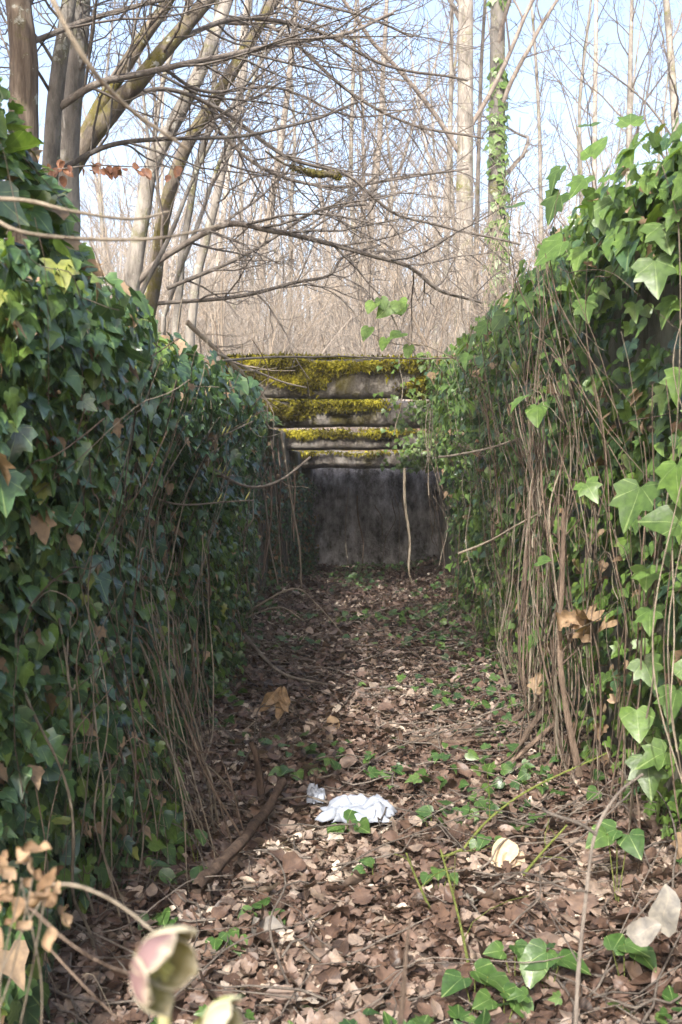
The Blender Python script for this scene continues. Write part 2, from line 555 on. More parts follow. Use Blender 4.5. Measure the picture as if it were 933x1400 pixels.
# ------------------------------------------------------------------ beams
def beam(y, z0, z1, depth, label, ntuft, cover, seed):
    o = thing('concrete_beam', (0, y + depth / 2, z0), label, 'beam', 'mossy beams across the trench')
    b = Batch()
    n = 70
    xx = np.linspace(XL - 0.27, XR + 0.27, n)
    r = 0.035
    prof = [(0.0, z0 + r), (0.0, z0 + (z1 - z0) * 0.35), (0.0, z0 + (z1 - z0) * 0.7), (0.0, z1 - r), (r * 0.6, z1 - r * 0.3), (r * 2, z1), (depth * 0.5, z1 + 0.01), (depth - r, z1), (depth, z1 - r), (depth, z0 + r), (depth - r, z0), (r, z0)]
    k = len(prof)
    rows = []
    for x in xx:
        p = np.array(prof)
        dn = 0.03 * (n3(np.full(k, x), p[:, 0] + seed, p[:, 1], 2.4) - 0.5) + 0.022 * (n3(np.full(k, x), p[:, 0] + seed, p[:, 1], 9) - 0.5)
        dz = 0.03 * (n3(np.full(k, x), seed * 3.0, 0, 1.7) - 0.5) + 0.016 * (n3(np.full(k, x), seed, p[:, 1], 8) - 0.5)
        rows.append(np.stack([np.full(k, x), y + p[:, 0] + dn, p[:, 1] + dz], 1))
    V = np.concatenate(rows)
    i = np.arange(n - 1)[:, None] * k
    j = np.arange(k)[None, :]
    q = np.stack([i + j, i + (j + 1) % k, i + k + (j + 1) % k, i + k + j], -1).reshape(-1, 4)
    b.add(V, q)
    for rr in (rows[0], rows[-1]):
        b.add(np.concatenate([rr, [rr.mean(0)]]), np.stack([np.full(k, k), np.arange(k), (np.arange(k) + 1) % k], 1))
    obj('slab', b, M['beam'], o)
    # moss: short tufts on the top edge and hanging down the face
    mb = Batch()
    x = U(XL - 0.2, XR + 0.2, ntuft)
    h = (z1 - z0)
    t = U(0, 1, ntuft) ** 0.9
    edge = cover * (0.25 + 1.5 * n3(x, seed * 5.0, 0, 2.6)) * (1 if seed == 1.0 else 1 - 0.85 * sstep(0.05, 0.4, x + 0.25 * (n3(x, t, 2, 3) - .5)))
    dens = n3(x, seed * 2.0, t * 0.7, 3.0)
    keep = (t < edge * U(0.6, 1.1, ntuft)) & (dens > 0.40 + 0.06 * rng.normal(0, 1, ntuft))
    x, t = x[keep], t[keep]
    face = U(0, 1, len(x)) < 0.72
    px = np.stack([x, np.where(face, y + 0.01 - 0.075 * n3(x, seed, t, 5), y + U(0.0, depth * 0.9, len(x))), np.where(face, z1 - t * h + 0.005, z1 + 0.012)], 1)
    px[:, 2] += 0.03 * (n3(x, seed * 3.0, 0, 1.7) - 0.5)
    nr = jit(np.where(face[:, None], np.array([[0, -1.0, 0.4]]), np.array([[0, -0.2, 1.0]])), 0.35)
    tip = jit(np.where(face[:, None], np.array([[0, -0.5, -0.7]]), np.array([[0, -0.3, 1.0]])), 0.5)
    mb.scatter(TINY, px, frames(jit(nr, 0.5), tip), U(0.018, 0.05, len(x)), np.clip(rng.normal(0.48, 0.2, len(x)) + 2.0 * (n3(x, 1.0 + seed, t, 3.5) - 0.5) - 0.35 * t, 0, 1), wide=0.55)
    obj('moss', mb, M['moss'], o)
    return o


beam(8.45, 1.645, 1.94, 0.25, 'topmost and nearest concrete beam with a thick yellow green moss fringe', 30000, 0.62, 1.0)
beam(9.33, 1.45, 1.665, 0.25, 'second concrete beam from the top, moss across its middle', 22000, 0.75, 2.0)
beam(10.23, 1.28, 1.445, 0.57, 'third beam from the top, bright moss strip on its edge', 16000, 0.55, 3.0)
beam(11.13, 1.10, 1.275, 0.74, 'lowest and farthest thin beam just above the grey end wall', 6000, 0.5, 4.0)


# ------------------------------------------------------------------ wandering paths
def wander(p0, p1, n=14, amp=0.05, freq=3.0):
    p0, p1 = np.asarray(p0, float), np.asarray(p1, float)
    t = np.linspace(0, 1, n)
    p = p0 + (p1 - p0) * t[:, None]
    o = U(0, 50, 3)
    e = np.minimum(1, 4 * t)
    for i in range(3):
        p[:, i] += amp * 2 * e * (vnoise(np.stack([t * freq + o[i], np.full(n, o[i]), np.full(n, 3.3)], 1)) - 0.5) * (1 + t)
    return p


def spline(pts, per=6):
    p = np.asarray(pts, float)
    q = np.concatenate([[2 * p[0] - p[1]], p, [2 * p[-1] - p[-2]]])
    out = []
    for i in range(1, len(q) - 2):
        t = np.linspace(0, 1, per, endpoint=False)[:, None]
        a, b_, c, d = q[i - 1], q[i], q[i + 1], q[i + 2]
        out.append(0.5 * (2 * b_ + (c - a) * t + (2 * a - 5 * b_ + 4 * c - d) * t ** 2 + (3 * b_ - a - 3 * c + d) * t ** 3))
    out.append(p[-1:])
    return np.concatenate(out)


def pix(pts):
    return [P(*q) for q in pts]


# ------------------------------------------------------------------ ivy on the side walls
def bulge_at(side, y, z, top):
    left = side < 0
    b_ = 0.05 + 0.26 * n3(y, z, 3.0 if left else 8.0, 1.3) + (0.05 + 0.10 * sstep(0.55, 1.0, z / top))
    if left:
        return (b_ + 0.05) * (1 - 0.62 * sstep(5.0, 8.0, y))
    return (b_ + 0.14 * sstep(6.0, 8.3, y) * sstep(0.5, 1.3, z)) * 0.8


def ivy_wall(side):
    left = side < 0
    x0 = XL if left else XR
    top = 1.47 if left else 1.86
    lab = 'dense dark green ivy in shade hanging over the long wall' if left else 'sunlit ivy with brown hanging vines over the pale wall'
    o = thing('ivy', (x0, 4, 0), lab, 'ivy')
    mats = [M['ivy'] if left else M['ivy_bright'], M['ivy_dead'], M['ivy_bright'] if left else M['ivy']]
    bt = Batch()

    def put(pos, nr, tip, size, var, mi):
        d = pos[:, 1]
        near = d < 5.2
        pick = U(0, 1, len(pos))
        for tm, sel in ((IVY5, near & (pick < 0.5)), (IVY3, near & (pick >= 0.5) & (pick < 0.75)), (IVYH, near & (pick >= 0.75)), (IVYL, ~near)):
            for k in range(3):
                q = sel & (mi == k)
                if q.sum():
                    bt.scatter(tm, pos[q], frames(nr[q], tip[q]), size[q], var[q], fold=rng.normal(0.16, 0.16, q.sum()), cy=rng.normal(-0.25, 0.25, q.sum()), cx=rng.normal(0, 0.25, q.sum()), mi=k, wide=U(0.85, 1.15, q.sum()))

    N = 44000 if left else 21000
    y = 1.75 + (8.6 - 1.75) * U(0, 1, N) ** 1.25
    z = U(0.03, top, N)
    bulge = 0.05 + 0.26 * n3(y, z, 3.0 if left else 8.0, 1.3) + (0.05 + 0.10 * sstep(0.55, 1.0, z / top))
    if left:
        bulge += 0.05
        bulge *= 1 - 0.62 * sstep(5.0, 8.0, y)
        dens = 0.10 + 1.9 * (n3(y, z, 20.0, 2.6) - 0.30) + 0.35 * z
        dens *= np.where(z < 0.6, 0.7 + 0.5 * z, 1)
        dens += 0.12
        dens *= 1 - 0.85 * sstep(7.6, 8.5, y + 0.5 * n3(y, z, 1, 2))
    else:
        dens = 0.26 + 1.5 * (n3(y, z, 27.0, 2.6) - 0.34)
        dens += 0.8 * sstep(1.45, 1.85, z)
        dens += 0.25 * sstep(5.2, 6.2, y)
        dens *= np.where(z < 0.9, 0.6 + 0.4 * z, 1)
        bulge += 0.14 * sstep(6.0, 8.3, y) * sstep(0.5, 1.3, z)
        dens *= 1 - 0.15 * sstep(3.6, 3.0, y) * sstep(1.7, 1.5, z)
        bulge *= 0.8 * (1 - 0.45 * sstep(3.8, 3.0, y) * sstep(1.7, 1.3, z))
    keep = U(0, 1, N) < dens
    y, z, bulge = y[keep], z[keep], bulge[keep]
    n = len(y)
    lay = U(0, 1, n) ** 0.6
    pos = np.stack([x0 - side * bulge * lay, y, z], 1)
    nr = jit(np.tile([[-side * 1.0, -0.25, 0.45]], (n, 1)), 0.38)
    tip = jit(np.tile([[0.0, -0.1, -1.0]], (n, 1)), 0.42)
    size = np.where(U(0, 1, n) < 0.12, U(0.052, 0.078, n), U(0.022, 0.050, n)) * (0.95 if left else 1.12)
    var = np.clip(rng.normal(0.46, 0.2, n) + 0.5 * (n3(y, z, 40, 1.8) - 0.5) + (0.15 * (z / top - 0.5)) + 0.22 * (U(0, 1, n) < 0.12), 0, 1)
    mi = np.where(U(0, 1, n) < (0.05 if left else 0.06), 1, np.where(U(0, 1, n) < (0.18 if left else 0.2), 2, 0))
    put(pos, nr, tip, size, var, mi)

    # over the top of the wall, heaping unevenly
    N = 7500 if left else 8200
    y = 1.75 + (8.4 - 1.75) * U(0, 1, N) ** 1.1
    a = U(0, 1, N)
    hump = 0.02 + 0.28 * n3(y, a, 60 if left else 71, 1.5) * (1 if left else 1.15)
    if left:
        hump += 0.42 * (1 - sstep(2.2, 3.0, y))
    else:
        hump *= 0.3 + 0.7 * sstep(2.7, 3.8, y)
    xx = x0 + side * ((-0.22 if left else -0.14) + 0.62 * a)
    prof = np.sin(np.clip(a * 1.15 + 0.1, 0, 1) * math.pi) ** 0.6
    z = top - 0.06 + hump * prof * U(0.55, 1.05, N)
    keep = n3(y, a * 0.6, 33, 2.8) > (0.27 if left else 0.30)
    pos = np.stack([xx, y, z], 1)[keep]
    n = len(pos)
    nr = jit(np.tile([[-side * 0.5, -0.45, 1.0]], (n, 1)), 0.45)
    tip = jit(np.tile([[-side * 0.5, -0.4, -0.35]], (n, 1)), 0.6)
    size = np.where(U(0, 1, n) < 0.3, U(0.06, 0.095, n), U(0.03, 0.065, n)) * (0.95 if left else 1.1)
    var = np.clip(rng.normal(0.55, 0.22, n), 0, 1)
    mi = np.where(U(0, 1, n) < 0.05, 1, np.where(U(0, 1, n) < (0.35 if left else 0.25), 2, 0))
    put(pos, nr, tip, size, var, mi)
    if not left:
        # the big leaves that stand out in front of the near right top
        spots = [(808, 215, 2.9, .105), (862, 170, 2.9, .085), (806, 172, 3.0, .075), (770, 350, 2.9, .12), (895, 380, 2.5, .12), (905, 330, 2.5, .115), (840, 295, 2.8, .12), (765, 285, 3.1, .11), (800, 265, 2.9, .09), (700, 300, 3.4, .09), (875, 690, 2.45, .14), (925, 660, 2.35, .12), (930, 740, 2.35, .11), (800, 680, 2.9, .085), (885, 1060, 2.6, .12), (870, 990, 2.7, .11), (910, 1050, 2.55, .10), (880, 925, 2.7, .10), (735, 570, 3.5, .10), (715, 560, 3.5, .09), (925, 965, 2.55, .11), (650, 470, 5.0, .13), (665, 455, 5.0, .12), (640, 495, 5.0, .11), (735, 785, 3.5, .07), (885, 800, 2.6, .09), (890, 855, 2.6, .09), (845, 340, 2.7, .10), (765, 250, 3.1, .09), (720, 420, 3.8, .1), (690, 445, 4.2, .1), (800, 430, 3.0, .09)]
        pos = np.array([P(p[0], p[1], p[2]) for p in spots])
        n = len(pos)
        nr = jit(np.tile([[-0.55, -0.7, 0.55]], (n, 1)), 0.25)
        tip = jit(np.tile([[-0.1, -0.1, -1.0]], (n, 1)), 0.45)
        tip[:3] = [(0.1, 0, 1), (0.0, 0, 1), (-0.1, 0, 1)]
        pos[3:, 2] += 0.04
        sz = np.array([p[3] for p in spots])
        for q, tm in ((np.arange(n) % 3 < 1, IVYH), (np.arange(n) % 3 >= 1, IVY5)):
            bt.scatter(tm, pos[q], frames(nr[q], tip[q]), sz[q] * 0.82, np.clip(rng.normal(0.28, 0.17, q.sum()), 0, 0.7), fold=0.12, cy=rng.normal(-0.2, 0.15, q.sum()), mi=0)
    if left:
        n = 3000
        y = U(8.2, 11.7, n)
        z = U(0.0, 1.0, n) * (1.32 - 0.16 * np.clip(y - 9, 0, 3))
        keep = n3(y, z, 12.0, 2.2) > 0.52
        y, z = y[keep], z[keep]
        n = len(y)
        pos = np.stack([xl(y) + U(0.03, 0.12, n), y, z], 1)
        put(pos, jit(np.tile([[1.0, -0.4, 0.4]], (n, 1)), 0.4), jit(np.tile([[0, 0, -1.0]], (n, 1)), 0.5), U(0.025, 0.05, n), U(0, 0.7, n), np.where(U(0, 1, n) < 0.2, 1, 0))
    obj('foliage', bt, mats, o)

    # woody stems climbing the wall, each its own part
    nst = 70 if left else 80
    for i in range(nst):
        sb = Batch()
        if left:
            y0 = 3.5 + 5.2 * U() if i < 22 else U(2.2, 4.0)
            off = U(0.10, 0.26) if i < 22 else U(0.26, 0.42)
            off *= 1 - 0.5 * float(sstep(5, 8, y0))
            z1 = U(0.7, 1.6)
            r0 = U(0.0015, 0.0045)
            dy = U(-0.2, 0.2)
        else:
            y0 = 2.5 + 1.2 * rng.normal(0.5, 0.5) if i < 18 else 3.5 + 1.8 * U() if i < 72 else U(5.5, 9.5)
            y0 = max(2.3, y0)
            off = U(0.02, 0.30) if i < 72 else U(0.02, 0.16)
            z1 = U(1.2, 1.85)
            r0 = U(0.0015, 0.0050) if i < 72 else U(0.0015, 0.004)
            dy = U(-0.5, 0.4)
        r0 *= min(1.0, y0 / 4.2)
        zb = U(-0.02, 0.05) if U() < 0.75 else U(0.3, 0.9)
        p = wander((x0, y0, zb), (x0, y0 + dy, z1), 44, U(0.05, 0.15), U(2.5, 6))
        fr = (0.62 if left else 0.80) + 0.5 * vnoise(np.stack([np.linspace(0, U(2, 5), 44) + U(0, 40), np.full(44, i * 1.7), np.zeros(44)], 1)) + (0.06 if left else 0.0)
        p[:, 0] = x0 - side * (bulge_at(side, p[:, 1], np.clip(p[:, 2], 0, top), top) * fr + 0.006)
        sb.tube(p, np.linspace(r0, r0 * 0.5, 44) * (1 + 0.14 * rng.normal(0, 1, 44)).clip(0.65, 1.4), 6)
        obj('stem', sb, M['vine_pale'] if (U() < (0.55 if left else 0.35)) else M['vine'], o)
    if left:
        for i in range(26):
            sb = Batch()
            y0 = U(2.1, 4.6)
            p = wander((x0, y0, U(0.0, 0.03)), (x0, y0 + U(-0.35, 0.35), U(0.45, 1.25)), 40, U(0.06, 0.16), U(2, 5))
            fr = np.linspace(U(1.1, 1.5), U(0.7, 1.1), 40) + 0.25 * (vnoise(np.stack([np.linspace(0, 4, 40) + i, np.full(40, i * 2.3), np.zeros(40)], 1)) - 0.5)
            p[:, 0] = x0 + bulge_at(side, p[:, 1], np.clip(p[:, 2], 0, top), top) * fr
            p[:, 2] = np.maximum(p[:, 2], ground_z(p[:, 0], p[:, 1]) + 0.01)
            sb.tube(p, np.linspace(1, 0.45, 40) * U(0.0016, 0.0042) * (1 + 0.12 * rng.normal(0, 1, 40)).clip(0.7, 1.3), 6)
            obj('stem', sb, M['vine_pale'] if i % 3 else M['vine'], o)
    # countless fine runners
    tb = Batch()
    for i in range(420 if left else 380):
        y0 = 2.0 + 7 * U() ** 1.3 if left else (3.0 + 3.2 * U() if U() < 0.72 else U(2.2, 9.6))
        zc = U(0.1, top)
        off = U(0.05, 0.38) * (1 - 0.6 * float(sstep(5, 8, y0))) if left else U(0.02, 0.32)
        L = U(0.2, 0.7) if left else U(0.25, 0.9)
        dr = rng.normal(0, 1, 3) * [0.25, 0.8, 0.6] + [0, 0, -0.55]
        dr /= np.linalg.norm(dr)
        a = np.array([x0, y0, zc])
        bpt = a + dr * L
        bpt[2] = max(bpt[2], 0.02)
        p = wander(a, bpt, 18, U(0.04, 0.13), U(1.5, 4))
        fr = U(0.6 if left else 0.75, 1.12 if left else 1.3) + 0.2 * np.linspace(-1, 1, 18) * rng.normal()
        p[:, 0] = x0 - side * (bulge_at(side, p[:, 1], np.clip(p[:, 2], 0, top), top) * fr + 0.006)
        tb.tube(p, np.linspace(1, 0.5, 18) * U(0.0009, 0.0021), 3, mi=0 if U() < 0.6 else 1)
    tt = obj('runners', tb, [M['vine'], M['vine_pale']], o)
    tt['kind'] = 'stuff'
    return o


ivy_wall(-1)
ivy_wall(1)

# ------------------------------------------------------------------ leaf litter
lb = Batch()
N = 140000
d = 1.6 + (12.0 - 1.6) * U(0, 1, N) ** 1.6
x = U(-1.35, 1.35, N)
ok = (np.abs(x) < 0.86) | ((d < 1.9) & (np.abs(x) < 1.35))
ok &= ~((np.hypot((x - 0.0) / 0.15, (d - 3.25) / 0.12) < 1) & (U(0, 1, N) < 0.5))
x, d = x[ok], d[ok]
n = len(x)
h = U(0, 1, n) ** 1.8 * 0.045
pos = np.stack([x, d, ground_z(x, d) + 0.002 + h], 1)
nr = jit(np.tile([[0, 0, 1.0]], (n, 1)), 0.30)
tip = rng.normal(0, 1, (n, 3))
tip[:, 2] *= 0.3
size = np.where(U(0, 1, n) < 0.07, U(0.055, 0.085, n), np.where(U(0, 1, n) < 0.4, U(0.010, 0.028, n), U(0.028, 0.054, n)))
var = np.clip(0.43 + rng.normal(0, 0.23, n) + 0.55 * (n3(x, d, 1, 3.0) - 0.5) + 0.3 * (U(0, 1, n) < 0.07), 0, 1)
pick = U(0, 1, n)
for tm, sel in ((OVHI, (d < 5.2) & (pick < 0.6)), (OAKHI, (d < 5.2) & (pick >= 0.6)), (OVAL, d >= 5.2)):
    k = sel.sum()
    lb.scatter(tm, pos[sel], frames(nr[sel], tip[sel]), size[sel], var[sel], fold=rng.normal(0.08, 0.25, k), cy=rng.normal(0.0, 0.3, k), cx=rng.normal(0.05, 0.6, k), wide=U(0.7, 1.35, k), wav=0.034)
o = obj('leaf_litter', lb, M['litter'])
o['kind'] = 'stuff'
o['label'] = 'brown and tan fallen leaves carpeting the trench floor'

# small twigs in the litter
tb = Batch()
for i in range(620):
    dd = 1.9 + 9 * U() ** 1.8
    xx = U(-0.8, 0.8)
    a = U(0, math.pi)
    L = U(0.06, 0.35)
    q = np.array([[xx + math.cos(a) * L * t, dd + math.sin(a) * L * t, 0] for t in np.linspace(-0.5, 0.5, 6)]) + rng.normal(0, 0.006, (6, 3))
    q[:, 0] = q[:, 0].clip(-0.83, 0.85)
    q[:, 2] += ground_z(q[:, 0], q[:, 1]) + U(0.02, 0.07)
    tb.tube(q, np.linspace(1, 0.5, 6) * U(0.001, 0.004), 4)
for i in range(130):
    sd = -1 if U() < 0.5 else 1
    dd = 1.9 + 6.5 * U() ** 1.4
    xx = sd * U(0.2, 0.8)
    a = U(0, math.pi)
    L = U(0.3, 0.9)
    c0 = np.array([xx, dd, 0])
    e = np.array([math.cos(a) * L / 2, math.sin(a) * L / 2, 0])
    q = wander(c0 - e, c0 + e, 20, 0.06, 3)
    q[:, 0] = q[:, 0].clip(-0.83, 0.85)
    q[:, 2] = ground_z(q[:, 0], q[:, 1]) + 0.04 + U(0.0, 0.14) * np.sin(np.linspace(0, math.pi, 20) * U(0.6, 1.0))
    tb.tube(q, np.linspace(1, 0.5, 20) * U(0.001, 0.0034), 5)
o = obj('twig_litter', tb, M['twig'])
o['kind'] = 'stuff'
o['label'] = 'thin broken twigs strewn over the leaf litter'

# ground ivy
gb = Batch()
N = 5200
d = 1.9 + 10 * U(0, 1, N) ** 1.25
x = U(-0.8, 0.8, N)
edge = sstep(0.25, 0.75, np.abs(x + 0.05))
dn = 2.6 * (n3(x, d, 50, 2.1) - 0.50) + 0.38 * edge * np.where(x < 0, 1.2, 0.5) + 0.10 + 0.12 * sstep(6, 9, d)
dn *= 0.45 + 0.55 * sstep(2.4, 4.0, d)
keep = U(0, 1, N) < dn
x, d = x[keep], d[keep]
n = len(x)
pos = np.stack([x, d, ground_z(x, d) + U(0.04, 0.10, n)], 1)
nr = jit(np.tile([[0, -0.25, 1.0]], (n, 1)), 0.4)
tip = rng.normal(0, 1, (n, 3))
tip[:, 2] = -0.3
var = np.clip(rng.normal(0.5, 0.24, n), 0, 1)
size = U(0.022, 0.052, n)
pk = U(0, 1, n)
for tm, sel in ((IVY5, pk < 0.5), (IVYH, pk >= 0.5)):
    gb.scatter(tm, pos[sel], frames(nr[sel], tip[sel]), size[sel], var[sel], fold=rng.normal(0.15, 0.15, sel.sum()), cy=rng.normal(-0.2, 0.2, sel.sum()))
o = obj('ground_ivy', gb, M['sprig'])
o['kind'] = 'stuff'
o['label'] = 'small green ivy leaves scattered over the brown leaf litter'


# ------------------------------------------------------------------ branching
def grow(bt, p, dr, L, r, lvl, up_=0.25, wob=0.22, kids=(7, 5, 4), rmin=0.002, ratio=0.5, spread=(35, 62), start=0.25, k=None, first=True):
    n = max(5, min(16, int(L / 0.18) + 4))
    pts = [np.asarray(p, float)]
    dcur = np.asarray(dr, float) / np.linalg.norm(dr)
    for i in range(n - 1):
        dcur = dcur + rng.normal(0, wob, 3) / math.sqrt(n) * 1.6 + np.array([0, 0, up_ / n])
        dcur /= np.linalg.norm(dcur)
        pts.append(pts[-1] + dcur * L / (n - 1))
    pts = np.array(pts)
    rad = np.maximum(rmin, r * (1 - 0.75 * np.linspace(0, 1, n) ** 1.1))
    bt.tube(pts, rad, k or (8 if r > 0.05 else 5 if r > 0.012 else 3))
    if lvl > 0:
        branch(bt, pts, rad, lvl, L, up_, wob, kids, rmin, ratio, spread, start)
    return pts, rad


def branch(bt, pts, rad, lvl, L, up_, wob, kids, rmin, ratio, spread, start, bias=None):
    n = len(pts)
    nk = kids[len(kids) - lvl] if lvl <= len(kids) else kids[0]
    for j in range(nk):
        t = start + (0.98 - start) * (j + U(0.1, 0.9)) / nk
        f = t * (n - 1)
        i = min(int(f), n - 2)
        q = pts[i] + (pts[i + 1] - pts[i]) * (f - i)
        T = pts[i + 1] - pts[i]
        T /= np.linalg.norm(T)
        s_ = rng.normal(0, 1, 3)
        if bias is not None:
            s_ = s_ + bias
        s_ -= T * np.dot(s_, T)
        s_ /= np.linalg.norm(s_)
        a = math.radians(U(*spread))
        dr = T * math.cos(a) + s_ * math.sin(a)
        ll = L * ratio * U(0.55, 1.25) * (1.15 - 0.6 * t)
        rr = max(rmin, min(rad[i] * (0.3 if lvl == 3 else 0.55), ll * 0.012 + rmin * 0.5))
        grow(bt, q, dr, ll, rr, lvl - 1, up_, wob, kids, rmin, ratio, spread, 0.15)


def smooth_jit(p, a):
    L = np.concatenate([[0], np.cumsum(np.linalg.norm(np.diff(p, axis=0), axis=1))])
    o = U(0, 40, 3)
    f = 3.0
    return a * 2 * np.stack([vnoise(np.stack([L * f + q, np.full(len(p), q), np.full(len(p), 1.3)], 1)) - 0.5 for q in o], 1)


def limb(bt, pts, w0, w1, per=7):
    """main limb through points (px, py, depth); widths in pixels of the photograph"""
    p = spline(pix(pts), per)
    d0, d1 = pts[0][2], pts[-1][2]
    rad = np.linspace(w0 / 2 * d0 / F, w1 / 2 * d1 / F, len(p)) * (1 + rng.normal(0, 0.015, len(p)))
    p = p + smooth_jit(p, 0.35 * rad[0] + 0.008)
    bt.tube(p, rad, 10 if w0 > 14 else 6)
    return p, rad


def hand_tree(name, label, trunks, limbs, mat, matc, base):
    o = thing(name, base, label, 'tree', 'trees beside the trench')
    for t in trunks:
        bt = Batch()
        p, r = limb(bt, t[0], t[1] * 0.74, t[2] * 0.74)
        g0 = float(ground_z(p[0][0], p[0][1])) - 0.2
        if p[0][2] > g0:
            bt.tube(np.array([[p[0][0] - 0.02, p[0][1], g0], p[0] + [-0.005, 0, 0.0], p[0] + (p[1] - p[0]) * 0.5]), np.array([1.25, 1.0, 0.99]) * r[0], 10)
        obj('trunk', bt, t[3] if len(t) > 3 else mat, o)
    cb = Batch()
    for l in limbs:
        p, r = limb(cb, l[0], l[1], l[2])
        L = np.linalg.norm(np.diff(p, axis=0), axis=1).sum()
        branch(cb, p, r, 2, L, l[4] if len(l) > 4 else 0.12, 0.26, (l[3] + 4, 8), 0.0017, 0.46, (30, 62), 0.08)
    for t in trunks:
        p = spline(pix(t[0]), 7)
        r = np.full(len(p), 0.03)
        branch(cb, p, r, 3, 1.7, 0.15, 0.3, (7, 6, 4), 0.0018, 0.5, (35, 70), 0.4)
    obj('crown', cb, matc, o)
    return o


hand_tree('stump_tree', 'torn grey brown old trunk at the far left above the ivy',
          [([(30, 500, 4.6), (32, 300, 4.6), (28, 100, 4.6), (22, 0, 4.6), (8, -260, 4.7)], 62, 40, M['bark_torn']),
           ([(62, 500, 4.9), (66, 250, 4.9), (82, 100, 4.9), (100, -40, 4.9), (120, -300, 5.0)], 34, 22, M['bark_grey']),
           ([(95, 470, 5.1), (88, 240, 5.1), (98, 120, 5.1), (112, 0, 5.1), (118, -200, 5.1)], 42, 30, M['bark_grey'])],
          [([(75, 150, 4.9), (130, 115, 4.9), (200, 98, 5.0), (300, 80, 5.2), (400, 58, 5.5), (470, 46, 5.7), (540, 20, 6.0)], 11, 4, 12),
           ([(85, 232, 5.0), (150, 198, 5.1), (240, 190, 5.3), (330, 187, 5.6), (420, 165, 5.9), (490, 140, 6.1)], 8, 3, 12),
           ([(40, 60, 4.7), (150, 20, 5.0), (300, -10, 5.4), (460, 10, 5.9), (560, 50, 6.2)], 8, 3, 12)],
          M['bark_grey'], M['twig'], P(60, 500, 4.8))
hand_tree('leaning_tree', 'leaning mossy trunks fanning to the right over the ivy',
          [([(80, 430, 5.7), (88, 260, 5.7), (155, 148, 5.7), (188, 112, 5.7), (240, 55, 5.8), (290, -10, 5.9), (400, -160, 6.1)], 36, 22, M['bark_moss']),
           ([(75, 440, 5.9), (90, 250, 5.9), (135, 150, 5.9), (190, 60, 5.9), (232, -5, 5.9), (300, -150, 6.0)], 30, 20, M['bark_moss'])],
          [([(150, 150, 5.7), (215, 120, 6.0), (300, 150, 6.3), (390, 212, 6.6), (470, 236, 6.8), (512, 272, 6.9), (548, 296, 7.0), (620, 312, 7.2), (710, 335, 7.4)], 7, 3, 14, 0.0),
           ([(240, 55, 5.8), (330, 25, 6.2), (440, 45, 6.6), (530, 90, 6.9), (640, 110, 7.3)], 8, 3, 13),
           ([(210, 90, 5.8), (290, 125, 6.3), (380, 120, 6.7), (480, 160, 7.0), (560, 150, 7.3)], 6, 2, 12, 0.0)],
          M['bark_moss'], M['twig'], P(80, 430, 5.8))
hand_tree('coppice_tree', 'dark slanting coppice stems rising behind the middle of the left ivy',
          [([(175, 420, 7.0), (195, 300, 7.0), (216, 212, 7.0), (265, 118, 7.0), (300, 28, 7.1), (340, -90, 7.2)], 30, 22, M['bark_grey']),
           ([(205, 430, 7.3), (216, 330, 7.3), (240, 232, 7.3), (290, 140, 7.3), (340, 62, 7.3), (390, -15, 7.4), (460, -130, 7.5)], 27, 18, M['bark_moss']),
           ([(262, 450, 8.6), (275, 350, 8.6), (300, 250, 8.6), (325, 140, 8.6), (345, -10, 8.6)], 18, 12, M['bark_pale']),
           ([(225, 430, 7.6), (262, 330, 7.6), (300, 225, 7.7), (345, 110, 7.8), (392, -20, 7.9)], 9, 6, M['bark_grey']),
           ([(185, 420, 6.6), (240, 300, 6.7), (285, 200, 6.8), (352, 90, 6.9), (430, -20, 7.1)], 9, 5, M['bark_grey']),
           ([(160, 420, 7.9), (205, 240, 7.9), (222, 120, 7.9), (262, -10, 7.9)], 11, 8, M['bark_pale']),
           ([(240, 440, 8.0), (262, 260, 8.0), (290, 150, 8.0), (296, 0, 8.0)], 14, 10, M['bark_grey'])],
          [([(190, 385, 7.0), (232, 345, 7.0), (310, 308, 7.0), (372, 315, 7.0), (430, 326, 7.1), (500, 345, 7.2), (560, 366, 7.3), (602, 398, 7.4), (660, 412, 7.6)], 10, 4, 15, 0.05),
           ([(205, 415, 7.3), (320, 405, 7.4), (400, 386, 7.5), (448, 376, 7.6), (470, 350, 7.7), (520, 335, 7.8)], 6, 3, 9),
           ([(230, 395, 7.3), (300, 364, 7.4), (350, 340, 7.5), (430, 290, 7.6), (500, 280, 7.8)], 6, 3, 10),
           ([(300, 30, 7.1), (380, 40, 7.4), (470, 120, 7.6), (560, 170, 7.9), (660, 190, 8.2)], 7, 3, 13),
           ([(280, 160, 7.3), (350, 225, 7.5), (440, 255, 7.7), (540, 245, 8.0), (640, 230, 8.3)], 6, 3, 13)],
          M['bark_grey'], M['twig'], P(200, 430, 7.2))

# broken mossy limb caught in the twigs
bb = Batch()
pb, rb = limb(bb, [(362, 206, 6.58), (385, 222, 6.62), (405, 230, 6.66), (430, 238, 6.72), (452, 238, 6.75), (462, 243, 6.76)], 3, 5)
bb.tube(pb[12:], np.array([0.3, 0.7] + [1.0] * (len(pb) - 16) + [0.7, 0.3]) * 0.022 * (1 + 0.2 * rng.normal(0, 1, len(pb) - 12)).clip(0.6, 1.4), 9)
qb = np.repeat(pb[12:], 60, 0) + rng.normal(0, 0.009, (60 * (len(pb) - 12), 3))
bb.scatter(TINY, qb, frames(rng.normal(0, 1, qb.shape), rng.normal(0, 1, qb.shape) + [0, 0, -0.5]), U(0.008, 0.02, len(qb)), U(0, 0.5, len(qb)), mi=1, wide=0.6)
obb = obj('broken_branch', bb, [M['bark_moss'], M['moss']])
tag(obb, 'short thick mossy broken branch caught among the twigs against the sky', 'branch')


